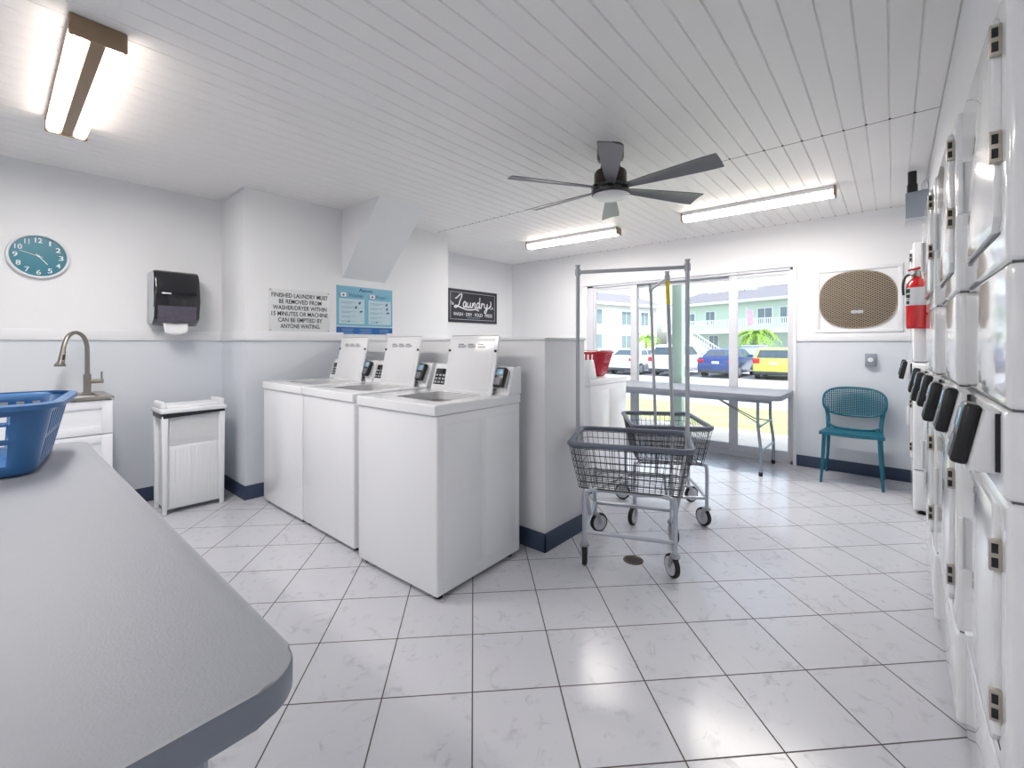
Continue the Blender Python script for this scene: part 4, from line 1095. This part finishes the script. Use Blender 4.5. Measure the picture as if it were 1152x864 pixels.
bm = NB(); box(bm, 0, LB, -1.8, 0, 2.75, 3.0); box(bm, 0, LB, -1.85, -1.78, 2.7, 3.02); obj('balcony_deck', bm, FASC, tB)
def railing(bm, a, b_, h=1.0, sp_=.17):
    a, b_ = Vector(a), Vector(b_); L = (b_-a).length; n = max(1, int(L/sp_))
    for i in range(n+1):
        p = a+(b_-a)*i/n; box(bm, p.x-.03, p.x+.03, p.y-.02, p.y+.02, p.z+.08, p.z+h)
    for z in (.1, h): tube(bm, [a+Vector((0, 0, z)), b_+Vector((0, 0, z))], .055, 4)
bm = NB(); railing(bm, (0, -1.75, 3.0), (LB, -1.75, 3.0)); obj('balcony_railing', bm, FASC, tB)
for k in range(4):
    bm = NB(); box(bm, k*LB/3-.07, k*LB/3+.07, -1.8, -1.62, 0, 5.75); obj('balcony_post', bm, FASC, tB)
bm = NB(); SA, SB = (10.2, -2.6, 2.5), (5.0, -2.6, -.0)
for i in range(14):
    f = i/14; x = 2.0+(6.6-2.0)*f; z = .1+2.8*(1-f); box(bm, x, x+.36, -3.4, -2.2, z-.1, z)
obj('stair', bm, FASC, tB)
bm = NB(); railing(bm, (1.9, -3.4, 2.9), (6.8, -3.4, .1), sp_=.3); railing(bm, (1.9, -2.2, 2.9), (6.8, -2.2, .1), sp_=.3); railing(bm, (.7, -3.4, 2.9), (1.9, -3.4, 2.9)); obj('stair_railing', bm, FASC, tB)
for u in (6.2, 11.1):
    bm = NB(); box(bm, u-.45, u+.45, 3.2, 3.9, 6.9, 8.0, bev=.03); obj('roof_vent', bm, FASC, tB)
bm = NB(); box(bm, 9.1, 9.16, -1.95, -1.9, 3.0, 5.0)
obj('flag_pole', bm, FASC, tB)
PINK = mat('flag_cloth', (222, 150, 168), .8, rgb2=(236, 214, 224), nscale=6)
bm = NB(); prism(bm, [(9.14, 4.9), (9.7, 4.7), (9.75, 3.5), (9.2, 3.3)], -1.96, -1.93, 'Y'); obj('flag', bm, PINK, tB)

# palms and shrubs
LEAF = mat('palm_leaf', (150, 186, 70), .7, rgb2=(110, 150, 60), nscale=3); TRUNK = mat('trunk', (120, 108, 92), .9, rgb2=(90, 82, 70), nscale=8)
def palm(label, X, Y, h, r, n=26, seed=1):
    rnd = random.Random(seed); x, y = cr(X, Y)
    h += .4; t = thing('palm_tree', label, 'tree', (x, y, GZ), 0, None)
    bm = NB(); tube(bm, smooth_path([(0, 0, 0), (.08, 0, h*.5), (0, .05, h)], 5), [.16-.004*i for i in range(11)], 10); obj('trunk', bm, TRUNK, t)
    bm = NB()
    for k in range(n):
        a = rnd.uniform(0, 2*math.pi); e = rnd.uniform(-.1, 1.1); L = r*rnd.uniform(.8, 1.1)
        P = []
        for i in range(8):
            f = i/7; rr = L*f*math.cos(e*.8); z = h+L*(math.sin(e)*f-.75*f*f)
            P.append(Vector((rr*math.cos(a), rr*math.sin(a), z)))
        tube(bm, P, [.03]*7+[.01], 4)
        sd = Vector((-math.sin(a), math.cos(a), 0))
        for i in range(1, 8):
            for q in (-1, 1):
                p = P[i]; ln = .42*(1-.5*i/8); d = (P[i]-P[i-1]).normalized()
                tip = p+sd*q*ln+d*.25+Vector((0, 0, -.18))
                v1, v2, v3 = bm.verts.new(p-d*.09), bm.verts.new(p+d*.09), bm.verts.new(tip)
                v4 = bm.verts.new(p+Vector((0, 0, .03)))
                bm.faces.new((v1, v2, v3)); bm.faces.new((v1, v4, v3)); bm.faces.new((v4, v2, v3))
    obj('fronds', bm, LEAF, t, recalc=False)
palm('green palm with spreading fronds above the blue sedan roof', 18.9, 34.4, 2.0, 1.7, 34, 3)
palm('green palm above the yellow hatchback roof', 22.0, 31.5, 2.2, 1.6, 34, 5)
palm('small palm seen beside the green porch post', 12.6, 42.0, 1.9, 1.5, 24, 9)
x, y = cr(16.9, 31.0)
ub = thing('utility_enclosure', 'low grey enclosure standing behind the blue sedan', 'enclosure', (x, y, GZ), YAW-R(36))
bm = NB(); box(bm, -.75, .75, -.4, .4, 0, 1.55, bev=.03); obj('body', bm, mat('enclosure_grey', (176, 184, 192), .6, noise=.06), ub)
bm = NB(); box(bm, -.80, .80, -.45, .45, 1.55, 1.62, bev=.02); obj('top', bm, GREY_PLAS, ub)

# ------------------------------------------------------------------ light
W = bpy.data.worlds.new('World'); S.world = W; W.use_nodes = True
nt = W.node_tree; n = nt.nodes; l = nt.links; n.clear()
o = n.new('ShaderNodeOutputWorld'); bg = n.new('ShaderNodeBackground'); sk = n.new('ShaderNodeTexSky')
sk.sky_type = 'NISHITA'; sk.sun_disc = False; sk.sun_elevation = R(55); sk.sun_rotation = R(100); sk.dust_density = 3; sk.air_density = 1.0
bg.inputs['Strength'].default_value = .27
hs = n.new('ShaderNodeHueSaturation'); hs.inputs['Saturation'].default_value = .55; l.new(sk.outputs[0], hs.inputs['Color']); l.new(hs.outputs[0], bg.inputs[0]); l.new(bg.outputs[0], o.inputs[0])
sd = bpy.data.lights.new('Sun', 'SUN'); sd.energy = 2.5; sd.angle = R(1); sd.color = (1, .96, .9)
so = bpy.data.objects.new('Sun', sd); COL.objects.link(so)
dirv = Vector((.62, -.22, -0)).normalized()*math.cos(R(52))+Vector((0, 0, 1))*math.sin(R(52))   # towards the sun
so.rotation_euler = (-dirv).to_track_quat('-Z', 'Y').to_euler(); so.location = (5, -5, 20)

# ------------------------------------------------------------------ camera
cd = bpy.data.cameras.new('Camera'); cam = bpy.data.objects.new('Camera', cd); COL.objects.link(cam)
cam.location = (0, 0, EYE); cam.rotation_euler = (R(90), 0, YAW)
cd.sensor_width = 36; cd.lens = 500/1152*36; cd.shift_y = -(432-386.5)/1152; cd.clip_start = .02; cd.clip_end = 400
S.camera = cam
S.view_settings.view_transform = 'Standard'; S.view_settings.look = 'None'; S.view_settings.gamma = 1
S.view_settings.use_curve_mapping = False; S.view_settings.exposure = 1.08
